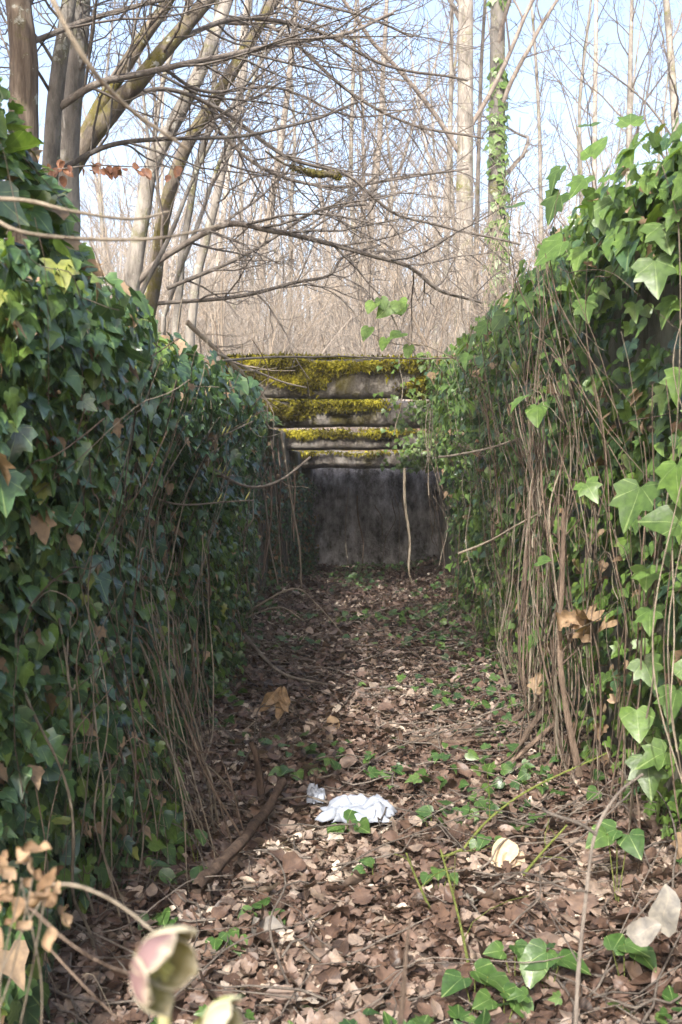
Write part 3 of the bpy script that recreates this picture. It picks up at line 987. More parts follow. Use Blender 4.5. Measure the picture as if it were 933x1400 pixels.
# ------------------------------------------------------------------ woodland beyond
def copy_tree(o):
    c = o.copy()
    col.objects.link(c)
    for ch in o.children:
        k = ch.copy()
        col.objects.link(k)
        k.parent = c
    return c


trunk_pts = []


def proto_tree(H, r, mat, matc, kids, start, rmin, spread=(28, 52), wob=0.10):
    o = thing('bare_tree', (0, 0, 0), 'slim bare tree in the sunlit wood beyond the mossy beams', 'tree', 'bare trees in the wood beyond')
    tb_, cb = Batch(), Batch()
    n = 16
    pts = [np.zeros(3)]
    dcur = np.array([rng.normal(0, .4 * wob), rng.normal(0, .4 * wob), 1.0])
    for i in range(n - 1):
        dcur = dcur + rng.normal(0, wob, 3) * [0.5, 0.5, 0]
        dcur[2] = 1
        pts.append(pts[-1] + dcur / np.linalg.norm(dcur) * H / (n - 1))
    pts = np.array(pts)
    rad = r * (1 - 0.85 * np.linspace(0, 1, n)) + 0.004
    rad[0] *= 1.4
    tb_.tube(pts, rad, 8)
    trunk_pts.append((pts, rad))
    branch(cb, pts, rad, 3, H, 0.35, 0.28, kids, rmin, 0.30, spread, start)
    obj('trunk', tb_, mat, o)
    obj('crown', cb, matc, o)
    return o


protos = [proto_tree(13, 0.10, M['bark_grey'], M['twig'], (17, 6, 3), 0.16, 0.005),
          proto_tree(11, 0.075, M['bark_pale'], M['bark_tan'], (15, 6, 3), 0.14, 0.005),
          proto_tree(14, 0.12, M['bark_tan'], M['twig'], (17, 6, 3), 0.2, 0.005),
          proto_tree(9, 0.055, M['bark_grey'], M['bark_tan'], (14, 5, 3), 0.1, 0.004)]


def set_tree(i, used, px, d, s, rz=None):
    o = protos[i] if i not in used else copy_tree(protos[i])
    used.add(i)
    x = (px - 490) * d / F
    o.location = (x, d, float(ground_z(x, d)) - 0.15)
    o.rotation_euler = (0, 0, U(0, 6.28) if rz is None else rz)
    o.scale = (s, s, s)
    return o


used = set()
# the individual trunks that can be told apart, from left to right
named = [(2, 632, 16.0, 1.30, 'thick upright tan trunk near the middle of the sky, left of the ivy clad one'),
         (0, 676, 17.0, 1.32, 'thick grey trunk with ivy climbing up its side'),
         (1, 604, 18.0, 0.9, 'thin pale stem just left of the two thick trunks'),
         (3, 648, 17.5, 1.0, 'thin stem between the two thick trunks'),
         (1, 810, 20.0, 1.1, 'pale slender trunk above the upright leaves of the sunlit ivy'),
         (0, 850, 19.0, 0.8, 'slim trunk second from the right edge of the sky'),
         (0, 925, 17.0, 0.95, 'grey trunk at the far right edge behind the ivy'),
         (3, 735, 21.0, 1.1, 'leaning thin stem right of the ivy clad trunk')]
for i, px, d, s, lab in named:
    r0 = {632: 0.155, 676: 0.165}.get(px, (0.10, 0.065, 0.10, 0.05)[i]) / s
    o = proto_tree(13 if px in (632, 676) else 11, r0, M['bark_grey'] if px == 632 else M['bark_grey'] if i != 1 else M['bark_pale'], M['twig'], (15, 6, 3), 0.2, 0.005, wob=0.006 if px in (632, 676) else 0.025)
    x = (px - 490) * d / F
    o.location = (x, d, float(ground_z(x, d)) - 0.15)
    o.scale = (s, s, s)
    if 'climbing up' in lab:
        ivy_tree = (np.array(o.location), trunk_pts[-1][0] * s, trunk_pts[-1][1] * s)
    o['label'] = lab
    o['group'] = 'standing trunks behind the sunlit ivy'
for i in range(4):
    if i not in used:
        set_tree(i, used, 500, 30, 1)
# random wood
G2 = 'bare trees in the wood beyond'
cnt = 0
while cnt < 64:
    d = 19 + 44 * U() ** 1.0
    px = U(-60, 1000)
    i = int(U(0, 4))
    if d < 22 and 380 < px < 600 and U() < 0.75:
        continue
    o = set_tree(i, used, px, d, U(0.6, 1.05))
    o['label'] = 'slim bare tree in the sunlit wood beyond the mossy beams'
    o['group'] = G2
    cnt += 1

# twiggy saplings
sap = []
for v in range(4):
    b = Batch()
    for j in range(5):
        a = U(0, 6.28)
        grow(b, (0.08 * math.cos(a), 0.08 * math.sin(a), 0), (0.25 * math.cos(a), 0.25 * math.sin(a), 1), U(2.0, 4.2), U(0.010, 0.018), 2, 0.3, 0.2, (9, 5), 0.0035, 0.40, (22, 48), 0.15)
    sap.append(b.mesh('sapling', M['bark_tan'] if v % 2 else M['twig_pale']))
for i in range(150):
    d = 14 + 34 * U() ** 1.3
    x = (U(150, 800) - 490) * d / F
    o = bpy.data.objects.new('sapling', sap[i % 4])
    col.objects.link(o)
    o.location = (x, d, float(ground_z(x, d)) - 0.1)
    o.rotation_euler = (0, 0, U(0, 6.28))
    s = U(0.6, 1.15)
    o.scale = (s, s, s)
    tag(o, 'tan twiggy sapling in the undergrowth of the sunlit wood', 'sapling', 'saplings in the wood beyond')

# farthest wood: one mass
fb = Batch()
for i in range(900):
    d = U(62, 95)
    x = U(-45, 45)
    z = float(ground_z(x, d))
    H = U(6, 13)
    p = np.array([[x, d, z - 0.2], [x + U(-.3, .3), d, z + H * 0.5], [x + U(-.8, .8), d, z + H]])
    fb.tube(p, [U(0.05, 0.11), 0.05, 0.02], 4)
    for j in range(7):
        t = U(0.25, 0.95)
        q = np.array([x, d, z + H * t])
        fb.tube(np.array([q, q + [U(-1.2, 1.2), U(-.6, .6), U(0.5, 2.0)]]), [0.028, 0.012], 3)
o = obj('far_woods', fb, M['bark_tan'])
o['kind'] = 'stuff'
o['label'] = 'far hillside wood of bare tan stems fading together'

# ivy on the grey trunk
ib = Batch()
n = 520
z = U(1.0, 9.5, n)
a = rng.normal(-0.9, 1.0, n)
keep = n3(z, 0, 0, 1.1) > 0.40
z, a = z[keep], a[keep]
n = len(z)
tp, tr = ivy_tree[1], ivy_tree[2]
rr = np.interp(z, tp[:, 2], tr) + 0.015
pos = np.stack([ivy_tree[0][0] + np.interp(z, tp[:, 2], tp[:, 0]) + rr * np.cos(a), ivy_tree[0][1] + np.interp(z, tp[:, 2], tp[:, 1]) + rr * np.sin(a), ivy_tree[0][2] + z], 1)
ib.scatter(IVYL, pos, frames(jit(np.stack([np.cos(a), np.sin(a) - 0.4, np.full(n, 0.4)], 1), 0.3), jit(np.tile([[0, 0, -1.0]], (n, 1)), 0.4)), U(0.08, 0.16, n), U(0.3, 0.9, n))
tag(obj('climbing_ivy', ib, M['ivy_bright']), 'patchy ivy climbing the thick grey trunk', 'ivy')


# ------------------------------------------------------------------ single canes, branches, roots
def cane(name, label, cat, paths, mat, twigs=0, tl=0.3, group=None, buds=0, rmin=0.0012, lift=0.035):
    base = P(*paths[0][0][0])
    o = thing(name, base, label, cat, group)
    for pi, (pts, w0, w1) in enumerate(paths):
        bt = Batch()
        p = spline(pix(pts), 8)
        rad = np.linspace(w0 / 2 * pts[0][2] / F, w1 / 2 * pts[-1][2] / F, len(p)) * (1 + rng.normal(0, 0.06, len(p))).clip(0.8, 1.3)
        p = p + smooth_jit(p, 0.0025 * pts[0][2])
        p[:, 2] = np.maximum(p[:, 2], ground_z(p[:, 0], p[:, 1]) + lift + rad)
        bt.tube(p, rad, 6)
        if pi == 0 and twigs:
            branch(bt, p, rad, 1, tl / 0.5, 0.1, 0.3, (twigs,), rmin, 0.5, (25, 55), 0.1)
        obj('stem', bt, mat, o)
        if buds:
            for j in range(buds):
                bb_ = Batch()
                f = U(0.15, 1.0)
                q = p[int(f * (len(p) - 1))]
                bb_.tube(np.array([q, q + [0.004, 0, 0.008], q + [0.012, -.004, 0.022], q + [0.018, -.004, 0.034]]), [0.001, 0.0032, 0.003, 0.0005], 5)
                obj('bud', bb_, M['bud'], o)
    return o


M['bud'] = leaf_mat('bud_scale', [(0, (0.35, 0.36, 0.12)), (1, (0.5, 0.5, 0.22))], veins=0)
BR = 'twiggy branches leaning out of the shaded ivy'
cane('budding_branch', 'grey forked budding branch drooping from the ivy towards the beams', 'branch',
     [([(118, 425, 3.3), (150, 490, 3.3), (200, 545, 3.4), (240, 590, 3.6), (290, 640, 4.0), (340, 665, 4.4), (385, 655, 4.7), (425, 625, 5.0)], 9, 3),
      ([(150, 490, 3.3), (152, 560, 3.3), (172, 610, 3.3), (195, 665, 3.4), (250, 690, 3.6), (345, 685, 4.0)], 5, 2),
      ([(240, 590, 3.6), (290, 600, 3.8), (345, 575, 4.0)], 3, 2), ([(200, 545, 3.4), (260, 545, 3.6), (320, 530, 3.9)], 3, 2)],
     M['twig_pale'], 8, 0.25, BR, buds=5)
cane('pale_cane', 'long straight pale cane spanning the top of the beams from side to side', 'branch',
     [([(185, 512, 3.2), (270, 497, 4.0), (360, 490, 5.0), (470, 488, 5.8), (590, 490, 6.4), (668, 487, 6.9)], 6, 2)], M['twig_pale'], 0)
cane('brush_branch', 'grey twiggy brush on top of the ivy beside the nearest beam', 'branch',
     [([(255, 440, 6.6), (300, 480, 6.8), (340, 520, 7.0), (370, 560, 7.2)], 8, 3), ([(290, 480, 6.7), (350, 510, 7.2), (420, 530, 7.7)], 5, 2)], M['twig_pale'], 26, 0.45, BR)
cane('blurred_cane', 'blurred pale cane crossing the upper left corner diagonally', 'cane',
     [([(55, -30, 1.1), (110, 75, 1.1), (170, 145, 1.15), (255, 205, 1.2)], 9, 4)], M['vine_pale'], 0)
cane('arching_cane', 'blurred straw coloured cane arching out of the near ivy at the left edge', 'cane',
     [([(-20, 272, 1.3), (40, 276, 1.3), (100, 290, 1.3), (180, 300, 1.35), (230, 290, 1.4)], 7, 3),
      ([(-20, 290, 1.3), (30, 315, 1.3), (120, 325, 1.35), (220, 325, 1.4), (300, 310, 1.5)], 7, 3)], M['vine_pale'], 0)
cane('hanging_root', 'bent pale root hanging from the lower beams to the floor', 'root',
     [([(552, 640, 8.4), (552, 690, 8.4), (558, 740, 8.4), (557, 780, 8.3), (563, 800, 8.2)], 4.5, 3)], M['vine_pale'], 3, 0.2)
for k, (a, b_, d) in enumerate([((352, 630), (378, 800), 8.3), ((385, 590), (412, 805), 8.2), ((370, 640), (360, 790), 8.1), ((400, 640), (402, 740), 8.8)]):
    cane('hanging_root', ['slender root on the mossy wall left of the end wall', 'longest pale slanting root hanging down left of the end wall', 'dull root close to the shaded ivy by the beams', 'short root in front of the mossy corner'][k], 'root',
         [([(a[0], a[1], d), ((a[0] * 2 + b_[0]) / 3 + U(-6, 6), (a[1] * 2 + b_[1]) / 3, d), ((a[0] + 2 * b_[0]) / 3 + U(-5, 5), (a[1] + 2 * b_[1]) / 3, d), (b_[0], b_[1], d - .05)], 4 if k == 1 else 3, 2.5)], M['vine_pale'] if k < 2 else M['vine'], 2, 0.2)
cane('arching_twig', 'bare arching bramble twig bowed over the floor by the shaded ivy', 'branch',
     [([(320, 850, 6.2), (360, 822, 6.2), (405, 803, 6.2), (435, 825, 6.3), (470, 868, 6.3)], 3.5, 2), ([(330, 850, 6.2), (380, 832, 6.3), (415, 850, 6.3)], 3, 2)], M['twig_pale'], 2, 0.25)
cane('ground_branch', 'long thin branch lying from the ivy across the middle of the floor', 'branch',
     [([(310, 835, 5.7), (345, 878, 5.5), (385, 920, 5.35), (440, 935, 5.3), (500, 945, 5.25), (570, 946, 5.3)], 6, 3)], M['twig'], 6, 0.3)
cane('ground_twig', 'pale twig on the leaves close to the foot of the shaded ivy', 'branch',
     [([(190, 1005, 4.4), (240, 1012, 4.4), (285, 1020, 4.3), (330, 1000, 4.4), (350, 985, 4.5)], 5, 2)], M['twig_pale'], 4, 0.2)
cane('fallen_stick', 'thick dark rotten stick lying on the leaves left of the white tissue', 'stick',
     [([(270, 1292, 2.55), (300, 1232, 2.73), (340, 1170, 3.0), (365, 1135, 3.2), (388, 1106, 3.4)], 19, 12)], M['stick'], 2, 0.12, lift=0.09)
cane('upright_stick', 'short dark stick standing out of the leaves above the fallen stick', 'stick',
     [([(358, 1135, 3.35), (357, 1085, 3.4), (352, 1035, 3.4), (345, 1015, 3.4)], 12, 8)], M['stick'], 2, 0.12, lift=0.05)
for k, q in enumerate([[(672, 1010, 4.3), (700, 985, 4.35), (738, 960, 4.3), (770, 900, 4.2)], [(690, 1055, 3.9), (720, 1005, 4.0), (752, 960, 4.1), (772, 905, 4.1)], [(560, 1030, 4.2), (620, 1034, 4.2), (680, 1030, 4.2)], [(655, 1070, 3.8), (700, 1040, 3.8), (760, 985, 3.8)], [(790, 1060, 3.4), (775, 960, 3.4), (766, 860, 3.4), (770, 700, 3.4)]]):
    cane('thick_vine', ['vine curving from the sunlit wall onto the leaves, topmost of the bunch', 'darker vine bowing out from the sunlit wall foot', 'bare vine lying flat in front of the sunlit wall', 'lowest vine creeping from the sunlit wall over the leaves', 'upright vine standing before the hanging brown leaf'][k], 'vine',
         [(q, 11, 6)], M['vine'], 4, 0.3, 'thick vines at the foot of the sunlit wall')
cane('grey_shoot', 'tall grey bare shoot rising through the lower right foreground', 'shoot',
     [([(786, 1420, 1.75), (790, 1340, 1.78), (802, 1230, 1.85), (815, 1140, 1.9), (845, 1085, 1.95), (878, 1058, 2.0)], 7, 4), ([(814, 1140, 1.9), (790, 1125, 1.9), (752, 1112, 1.92), (740, 1105, 1.95)], 5, 5), ([(803, 1220, 1.85), (770, 1215, 1.9), (720, 1195, 2.0), (660, 1200, 2.1)], 3, 2)], M['twig'], 2, 0.15)
cane('red_shoot', 'blurred reddish dead stalk at the bottom centre', 'shoot',
     [([(545, 1420, 1.2), (552, 1360, 1.2), (556, 1310, 1.2), (562, 1255, 1.22)], 10, 4)], M['vine'], 0)
cane('dead_stalk', 'pale dead stalk bowing towards the cream flower', 'stalk',
     [([(60, 1212, 1.2), (100, 1212, 1.15), (140, 1225, 1.1), (175, 1245, 1.05), (210, 1272, 1.0)], 7, 5)], M['vine_pale'], 0, group='dead stalks beside the cream flower')
cane('dead_stalk', 'lower dull stalk sloping towards the cream flower', 'stalk',
     [([(40, 1240, 1.3), (90, 1285, 1.25), (140, 1315, 1.2), (185, 1330, 1.1)], 7, 5), ([(60, 1290, 1.3), (110, 1345, 1.25), (160, 1395, 1.2)], 5, 4)], M['vine'], 0, group='dead stalks beside the cream flower')
cane('grey_twig', 'thin straight pale twig leaning on the shaded lower left ivy', 'branch',
     [([(112, 1236, 2.9), (130, 1213, 2.95), (160, 1160, 3.0), (190, 1102, 3.1)], 4, 2)], M['twig_pale'], 2, 0.15)
for k, q in enumerate([[(600, 1205, 2.95), (635, 1160, 3.0), (680, 1112, 3.1), (740, 1070, 3.2), (830, 1028, 3.3)], [(640, 1320, 2.3), (628, 1260, 2.4), (612, 1200, 2.5), (600, 1160, 2.55)], [(715, 1195, 2.7), (745, 1160, 2.8), (775, 1128, 2.85)], [(588, 1240, 2.6), (570, 1200, 2.65), (556, 1165, 2.7)]]):
    cane('green_cane', ['long green bramble cane arching over the leaves to the sunlit ivy', 'upright green cane at the lower middle of the leaves', 'short green cane under the sunlit ivy', 'tiny green cane nearest the pale curled leaves'][k], 'cane',
         [(q, 4.5, 2.5)], M['greencane'], 3, 0.15, 'green canes over the fallen leaves')
cane('crossing_vine', 'thin tan cane crossing the sunlit ivy at half height', 'vine',
     [([(600, 625, 5.6), (650, 620, 5.2), (700, 603, 4.9), (740, 590, 4.6)], 4, 3), ([(628, 760, 4.3), (660, 745, 4.2), (700, 720, 4.0), (740, 700, 3.9)], 4, 2)], M['vine_pale'], 4, 0.2)


# ------------------------------------------------------------------ leaves that stand alone
def sheet_leaf(tm, at, nr, tip, size, mat, name, label, cat='leaf', fold=0.2, cy=0.6, cx=0.6, var=0.5, n=1, spread=0.02, group=None, wide=1.0, wav=0.05):
    tm = {id(OVAL): OVHI, id(OAK): OAKHI}.get(id(tm), tm)
    b = Batch()
    pos = np.tile(np.asarray(at, float), (n, 1)) + (rng.normal(0, spread, (n, 3)) if n > 1 else 0)
    b.scatter(tm, pos, frames(jit(np.tile([nr], (n, 1)).astype(float), 0.4 if n > 1 else 0.01), jit(np.tile([tip], (n, 1)).astype(float), 0.5 if n > 1 else 0.01)), size * U(0.85, 1.1, n), np.clip(var + rng.normal(0, 0.08, n), 0, 1), fold, cy, cx, wide=wide, wav=wav)
    o = obj(name, b, mat)
    return tag(o, label, cat, group)


M['pale_leaf'] = leaf_mat('pale_dead_leaf', [(0, (0.16, 0.15, 0.14)), (0.4, (0.27, 0.265, 0.245)), (1, (0.48, 0.39, 0.28))], rough=0.6, spec=0.3, veins=0.2, vein_col=(0.4, 0.36, 0.3), trans=0.15)
GL = 'loose dead leaves on and in the plants'
sheet_leaf(OAK, P(792, 835, 3.35), (-0.5, -1, 0.1), (0.05, -0.1, -1), 0.10, M['ivy_dead'], 'dead_leaf', 'crumpled tan dead leaf hanging in the vines of the sunlit wall', n=4, spread=0.010, var=0.55, cx=2.5, fold=0.7, group=GL, wide=0.9, wav=0.13)
sheet_leaf(OVAL, P(686, 1195, 2.9), (-0.1, -0.6, 1), (0.1, 0.3, 0.6), 0.095, M['pale_leaf'], 'dead_leaf', 'pale curled leaves standing on the litter right of the tissue', n=3, spread=0.012, var=0.9, cx=1.5, group=GL)
sheet_leaf(OVAL, P(855, 1280, 2.0), (0, -0.9, 0.5), (1, 0.1, 0.25), 0.062, M['pale_leaf'], 'dead_leaf', 'pale grey leaf lying sideways beside the upright one at lower right', var=0.12, cx=0.9, group=GL, wide=1.05, wav=0.07)
sheet_leaf(OVAL, P(912, 1282, 2.0), (-0.3, -1, 0.2), (-0.05, 0, 1), 0.095, M['pale_leaf'], 'dead_leaf', 'pale grey upright leaf at the lower right', var=0.15, cx=0.9, group=GL, wide=0.8, wav=0.07)
sheet_leaf(OVAL, P(385, 945, 4.3), (0.1, -1, 0.3), (0.0, 0, -1), 0.105, M['ivy_dead'], 'dead_leaf', 'drooping withered brown leaves in the middle of the floor', n=5, spread=0.012, var=0.5, cx=2.0, group=GL, wide=0.6, wav=0.08)
sheet_leaf(OVAL, P(452, 978, 4.5), (0.1, -1, 0.4), (0.15, 0, -1), 0.10, M['ivy_dead'], 'dead_leaf', 'greyish withered leaf just right of the drooping brown ones', var=0.75, cx=1.0, group=GL, wide=0.9)
sheet_leaf(OAK, P(735, 950, 4.0), (-0.3, -1, 0.2), (0.05, 0, 1), 0.09, M['ivy_dead'], 'dead_leaf', 'narrow pale dead leaf upright at the foot of the sunlit wall', var=0.95, cx=2, group=GL)
sheet_leaf(IVY3, P(155, 1010, 2.7), (0.5, -1, 0.3), (0.1, 0, -1), 0.07, M['ivy_dead'], 'dead_leaf', 'greyish brown dead ivy leaf hanging low on the shaded wall', var=0.8, group=GL)
sheet_leaf(IVY3, P(120, 795, 2.6), (0.5, -1, 0.3), (0.0, 0, -1), 0.06, M['ivy_dead'], 'dead_leaf', 'brown dead ivy leaf halfway up the shaded wall', var=0.6, group=GL)
sheet_leaf(OVAL, P(640, 1235, 2.65), (0, -0.3, 1), (0.6, 0.5, 0), 0.085, M['pale_leaf'], 'dead_leaf', 'broad pale leaf flat on the litter below the pale curled leaves', var=0.2, cx=1, group=GL)
sheet_leaf(OVAL, P(385, 1290, 2.45), (0, -0.4, 1), (-0.6, 0.5, 0), 0.09, M['pale_leaf'], 'dead_leaf', 'grey leaf lying by the dark hollow near the bottom', var=0.05, cx=1.2, group=GL, wide=1.2, wav=0.08)

# withered foreground plant
o = thing('withered_plant', P(10, 1420, 0.95), 'blurred withered tan plant in the lower left corner', 'plant')
b = Batch()
pos = np.array([P(U(-15, 85), U(1150, 1270), U(0.9, 1.15)) for i in range(34)])
b.scatter(OVHI, pos, frames(jit(np.tile([[0.2, -1, 0.5]], (34, 1)), 0.6), jit(np.tile([[0.2, 0, -1.0]], (34, 1)), 0.6)), U(0.011, 0.024, 34), U(0.15, 0.75, 34), fold=0.5, cx=2.5, cy=1.0, wav=0.1, wide=U(0.6, 1.1, 34))
obj('foliage', b, M['ivy_dead'], o)
b = Batch()
for i in range(5):
    b.tube(spline([P(U(-20, 60), 1420, 1.0), P(U(0, 60), 1330, 1.0), P(U(0, 80), 1200, 1.0)], 6), 0.0009, 5)
obj('stem', b, M['vine_pale'], o)


def leaf_plant(label, c, leaves, mat=None, tm=BRAM, name='bramble', cat='plant', group='low green plants on the litter'):
    c = np.asarray(c, float)
    zg = float(ground_z(c[0], c[1]))
    o = thing(name, (c[0], c[1], zg), label, cat, group)
    for dx, dy, dz, s in leaves:
        q = c + np.array([dx, dy, dz])
        b = Batch()
        b.scatter(tm, q[None], frames(jit(np.array([[dx * 2, -0.5, 1.0]]), 0.25), jit(np.array([[dx * 12, dy * 12 - 0.25, -0.25]]), 0.2)), s, U(0.35, 0.75), 0.15, -0.25, 0.2)
        obj('leaf', b, mat or M['sprig'], o)
    b = Batch()
    for dx, dy, dz, s in leaves:
        q = c + np.array([dx, dy, dz])
        b.tube(spline([(c[0], c[1], zg - 0.01), (c[0] + dx * .5, c[1] + dy * .5, (zg + q[2]) / 2), q], 5), 0.0015, 4)
    obj('stem', b, M['greencane'], o)


def tri(s):
    return [(0.0, 0.01, 0.01, s), (-0.025, 0, 0, s * 0.9), (0.025, 0, 0, s * 0.95)]


spots = [((272, 1190, 2.75), .075, 'three leaved bramble right of the dark lower left ivy'), ((205, 1190, 2.75), .06, 'bramble sprig at the edge of the dark lower left ivy'),
         ((270, 1140, 3.0), .06, 'dull bramble sprig just above the three leaved one'), ((395, 1055, 3.7), .055, 'small green sprig between the upright stick and the drooping leaves'),
         ((310, 1290, 2.4), .05, 'narrow fern green sprig below the end of the fallen stick'), ((475, 1150, 3.15), .075, 'broad green leaves pushing up right under the tissue'),
         ((630, 1110, 3.3), .06, 'green sprig right of the tissue with a shadowed side'), ((590, 1130, 3.2), .05, 'green sprig nearest the right end of the tissue'),
         ((600, 1195, 2.75), .045, 'green sprig at the foot of the arching green cane'), ((750, 1310, 2.2), .07, 'bright ivy cluster at the lower right between the grey shoot and the middle'),
         ((650, 1335, 2.15), .07, 'ivy leaf pair at the bottom right of centre'), ((690, 1365, 2.1), .055, 'lowest small ivy sprig in the bottom middle right'),
         ((705, 1300, 2.25), .05, 'single ivy sprig left of the bright cluster'), ((855, 1300, 2.2), .06, 'ivy sprig under the pale grey leaves'),
         ((540, 1055, 3.7), .05, 'green sprig above the tissue in the middle of the litter'), ((665, 1150, 3.0), .045, 'small sprig just above the pale curled leaves'),
         ((510, 1190, 2.85), .04, 'row of tiny green leaves below the tissue'), ((845, 1140, 2.6), .075, 'ivy sprig hanging low at the lower right wall foot'),
         ((360, 1250, 2.55), .05, 'round leaf sprig beside the lower half of the fallen stick'), ((220, 1255, 2.5), .05, 'single green leaf above the cream flower')]
for (px, py, d), s, lab in spots:
    c = P(px, py, d)
    c[2] = max(c[2], float(ground_z(c[0], c[1])) + 0.05)
    leaf_plant(lab, c, tri(s) if U() < 0.8 else tri(s)[:2], tm=BRAM if s in (.075, .06) and px < 420 else IVYH)

# ivy shoot reaching out against the wood
o = thing('ivy_shoot', P(600, 480, 6.2), 'bright ivy shoot reaching out over the nearest beam against the wood', 'ivy')
b = Batch()
b.tube(spline(pix([(640, 500, 6.2), (590, 475, 6.1), (555, 465, 6.1), (535, 430, 6.1)]), 6), 0.004, 5)
b.tube(spline(pix([(575, 472, 6.1), (540, 470, 6.1), (505, 455, 6.1)]), 6), 0.003, 5)
shoot = b
b = Batch()
sp_ = [(520, 415), (535, 425), (548, 430), (505, 455), (528, 470), (550, 462), (545, 418), (560, 480), (512, 420)]
pos = np.array([P(q[0], q[1] - 8, 6.05) for q in sp_])
n = len(pos)
b.scatter(IVYH, pos, frames(jit(np.tile([[-0.4, -1, 0.5]], (n, 1)), 0.35), jit(np.tile([[0, 0, -1.0]], (n, 1)), 0.5)), U(0.07, 0.11, n), U(0.5, 1, n), 0.1, -0.2)
obj('foliage', b, M['ivy_bright'], o)
sv = np.concatenate(shoot.V)
for q in pos:
    k = np.argmin(np.linalg.norm(sv - q, axis=1))
    shoot.tube(np.array([sv[k], (sv[k] + q) / 2 + [0, 0, 0.01], q]), 0.0022, 4)
obj('stem', shoot, M['vine_pale'], o)

# beech twig with last year's leaves
o = thing('beech_twig', P(85, 245, 4.6), 'thin twig with hanging rust brown leaves above the shaded ivy', 'branch')
b = Batch()
tw = spline(pix([(75, 232, 4.6), (130, 226, 4.6), (190, 228, 4.65), (260, 226, 4.7)]), 8)
b.tube(tw, np.linspace(0.004, 0.0015, len(tw)), 5)
obj('stem', b, M['twig'], o)
b = Batch()
n = 34
q = tw[(U(0, 1, n) ** 1.2 * (len(tw) - 1)).astype(int)] + rng.normal(0, 0.018, (n, 3))
b.scatter(OVAL, q, frames(jit(np.tile([[0.2, -1, 0.3]], (n, 1)), 0.5), jit(np.tile([[0.2, 0, -1.0]], (n, 1)), 0.4)), U(0.035, 0.06, n), U(0, 1, n), 0.3, 0.3, 0.8)
m = leaf_mat('rust_leaf', [(0, (0.14, 0.06, 0.035)), (1, (0.30, 0.15, 0.09))], rough=0.6, veins=0.2, trans=0.3, vein_col=(0.3, 0.1, 0.05))
obj('foliage', b, m, o)


# ------------------------------------------------------------------ tissue
m, nt = new_mat('white_tissue')
finish(nt, (0.30, 0.33, 0.385), 0.7, 0.3, noise(nt, 90, 4, 0.6), 0.3, 0.004, 0.15)


def tissue(label, c, w, dpt, h, seed):
    n1, n2 = 44, 26
    u, v = np.meshgrid(np.linspace(-1, 1, n1), np.linspace(-1, 1, n2))
    r = 1 + 0.9 * (n3(u, v, seed, 1.3) - 0.5)
    x = c[0] + w / 2 * u * r + 0.02 * (n3(u, v, seed + 9, 4) - 0.5)
    y = c[1] + dpt / 2 * v * r + 0.02 * (n3(u, v, seed + 5, 4) - 0.5)
    ridge = 1 - np.abs(2 * n3(u * 1.2 + 0.5 * v, v * 0.8, seed + 2, 1.5) - 1)
    ridge2 = 1 - np.abs(2 * n3(u, v, seed + 4, 3.2) - 1)
    rim = np.clip(1.15 - np.maximum(np.abs(u), np.abs(v)) ** 3, 0, 1)
    z = ground_z(x, y) + 0.055 + h * (0.65 * ridge ** 2 + 0.35 * ridge2 ** 2) * rim - 0.012 * (1 - rim)
    b = Batch()
    V = np.stack([x, y, z], -1).reshape(-1, 3)
    ii = (np.arange(n2 - 1)[:, None] * n1 + np.arange(n1 - 1)[None, :]).ravel()
    f = np.stack([ii, ii + 1, ii + n1 + 1, ii + n1], 1)
    b.add(V, f)
    o = obj('tissue', b, m)
    md = o.modifiers.new('thickness', 'SOLIDIFY')
    md.thickness = 0.0015
    tag(o, label, 'tissue', 'crumpled white tissues on the litter')


tissue('larger crumpled white tissue lying on the brown leaves', P(490, 1130, 3.25), 0.20, 0.14, 0.052, 3.0)
tissue('smaller scrap of white tissue left of the larger one', P(431, 1112, 3.4), 0.055, 0.07, 0.04, 8.0)

# ------------------------------------------------------------------ hellebore
m1 = None


def petal_mat(name, c_out, c_edge):
    m, nt = new_mat(name)
    sep = nt.nodes.new('ShaderNodeSeparateXYZ')
    nt.links.new(attr(nt, 'luv', 'Vector'), sep.inputs[0])
    n_ = noise(nt, 120, 4, 0.6)
    rim = math_(nt, 'MAXIMUM', math_(nt, 'ABSOLUTE', sep.outputs[0]), sep.outputs[1])
    c = ramp(nt, math_(nt, 'ADD', rim, math_(nt, 'MULTIPLY', math_(nt, 'SUBTRACT', n_, 0.5), 0.35)), [(0.12, (0.36, 0.38, 0.14)), (0.35, c_out), (0.78, c_out), (0.97, c_edge)])
    finish(nt, c, 0.5, 0.35, n_, 0.2, 0.002, 0.3)
    return m


M['petal_pink'] = petal_mat('pink_sepal', (0.23, 0.145, 0.14), (0.42, 0.37, 0.27))
M['petal_cream'] = petal_mat('cream_sepal', (0.42, 0.385, 0.26), (0.50, 0.46, 0.34))
M['petal_inside'] = petal_mat('inner_sepal', (0.17, 0.15, 0.05), (0.40, 0.36, 0.24))
M['petal_green'] = petal_mat('green_sepal', (0.32, 0.38, 0.12), (0.6, 0.6, 0.42))


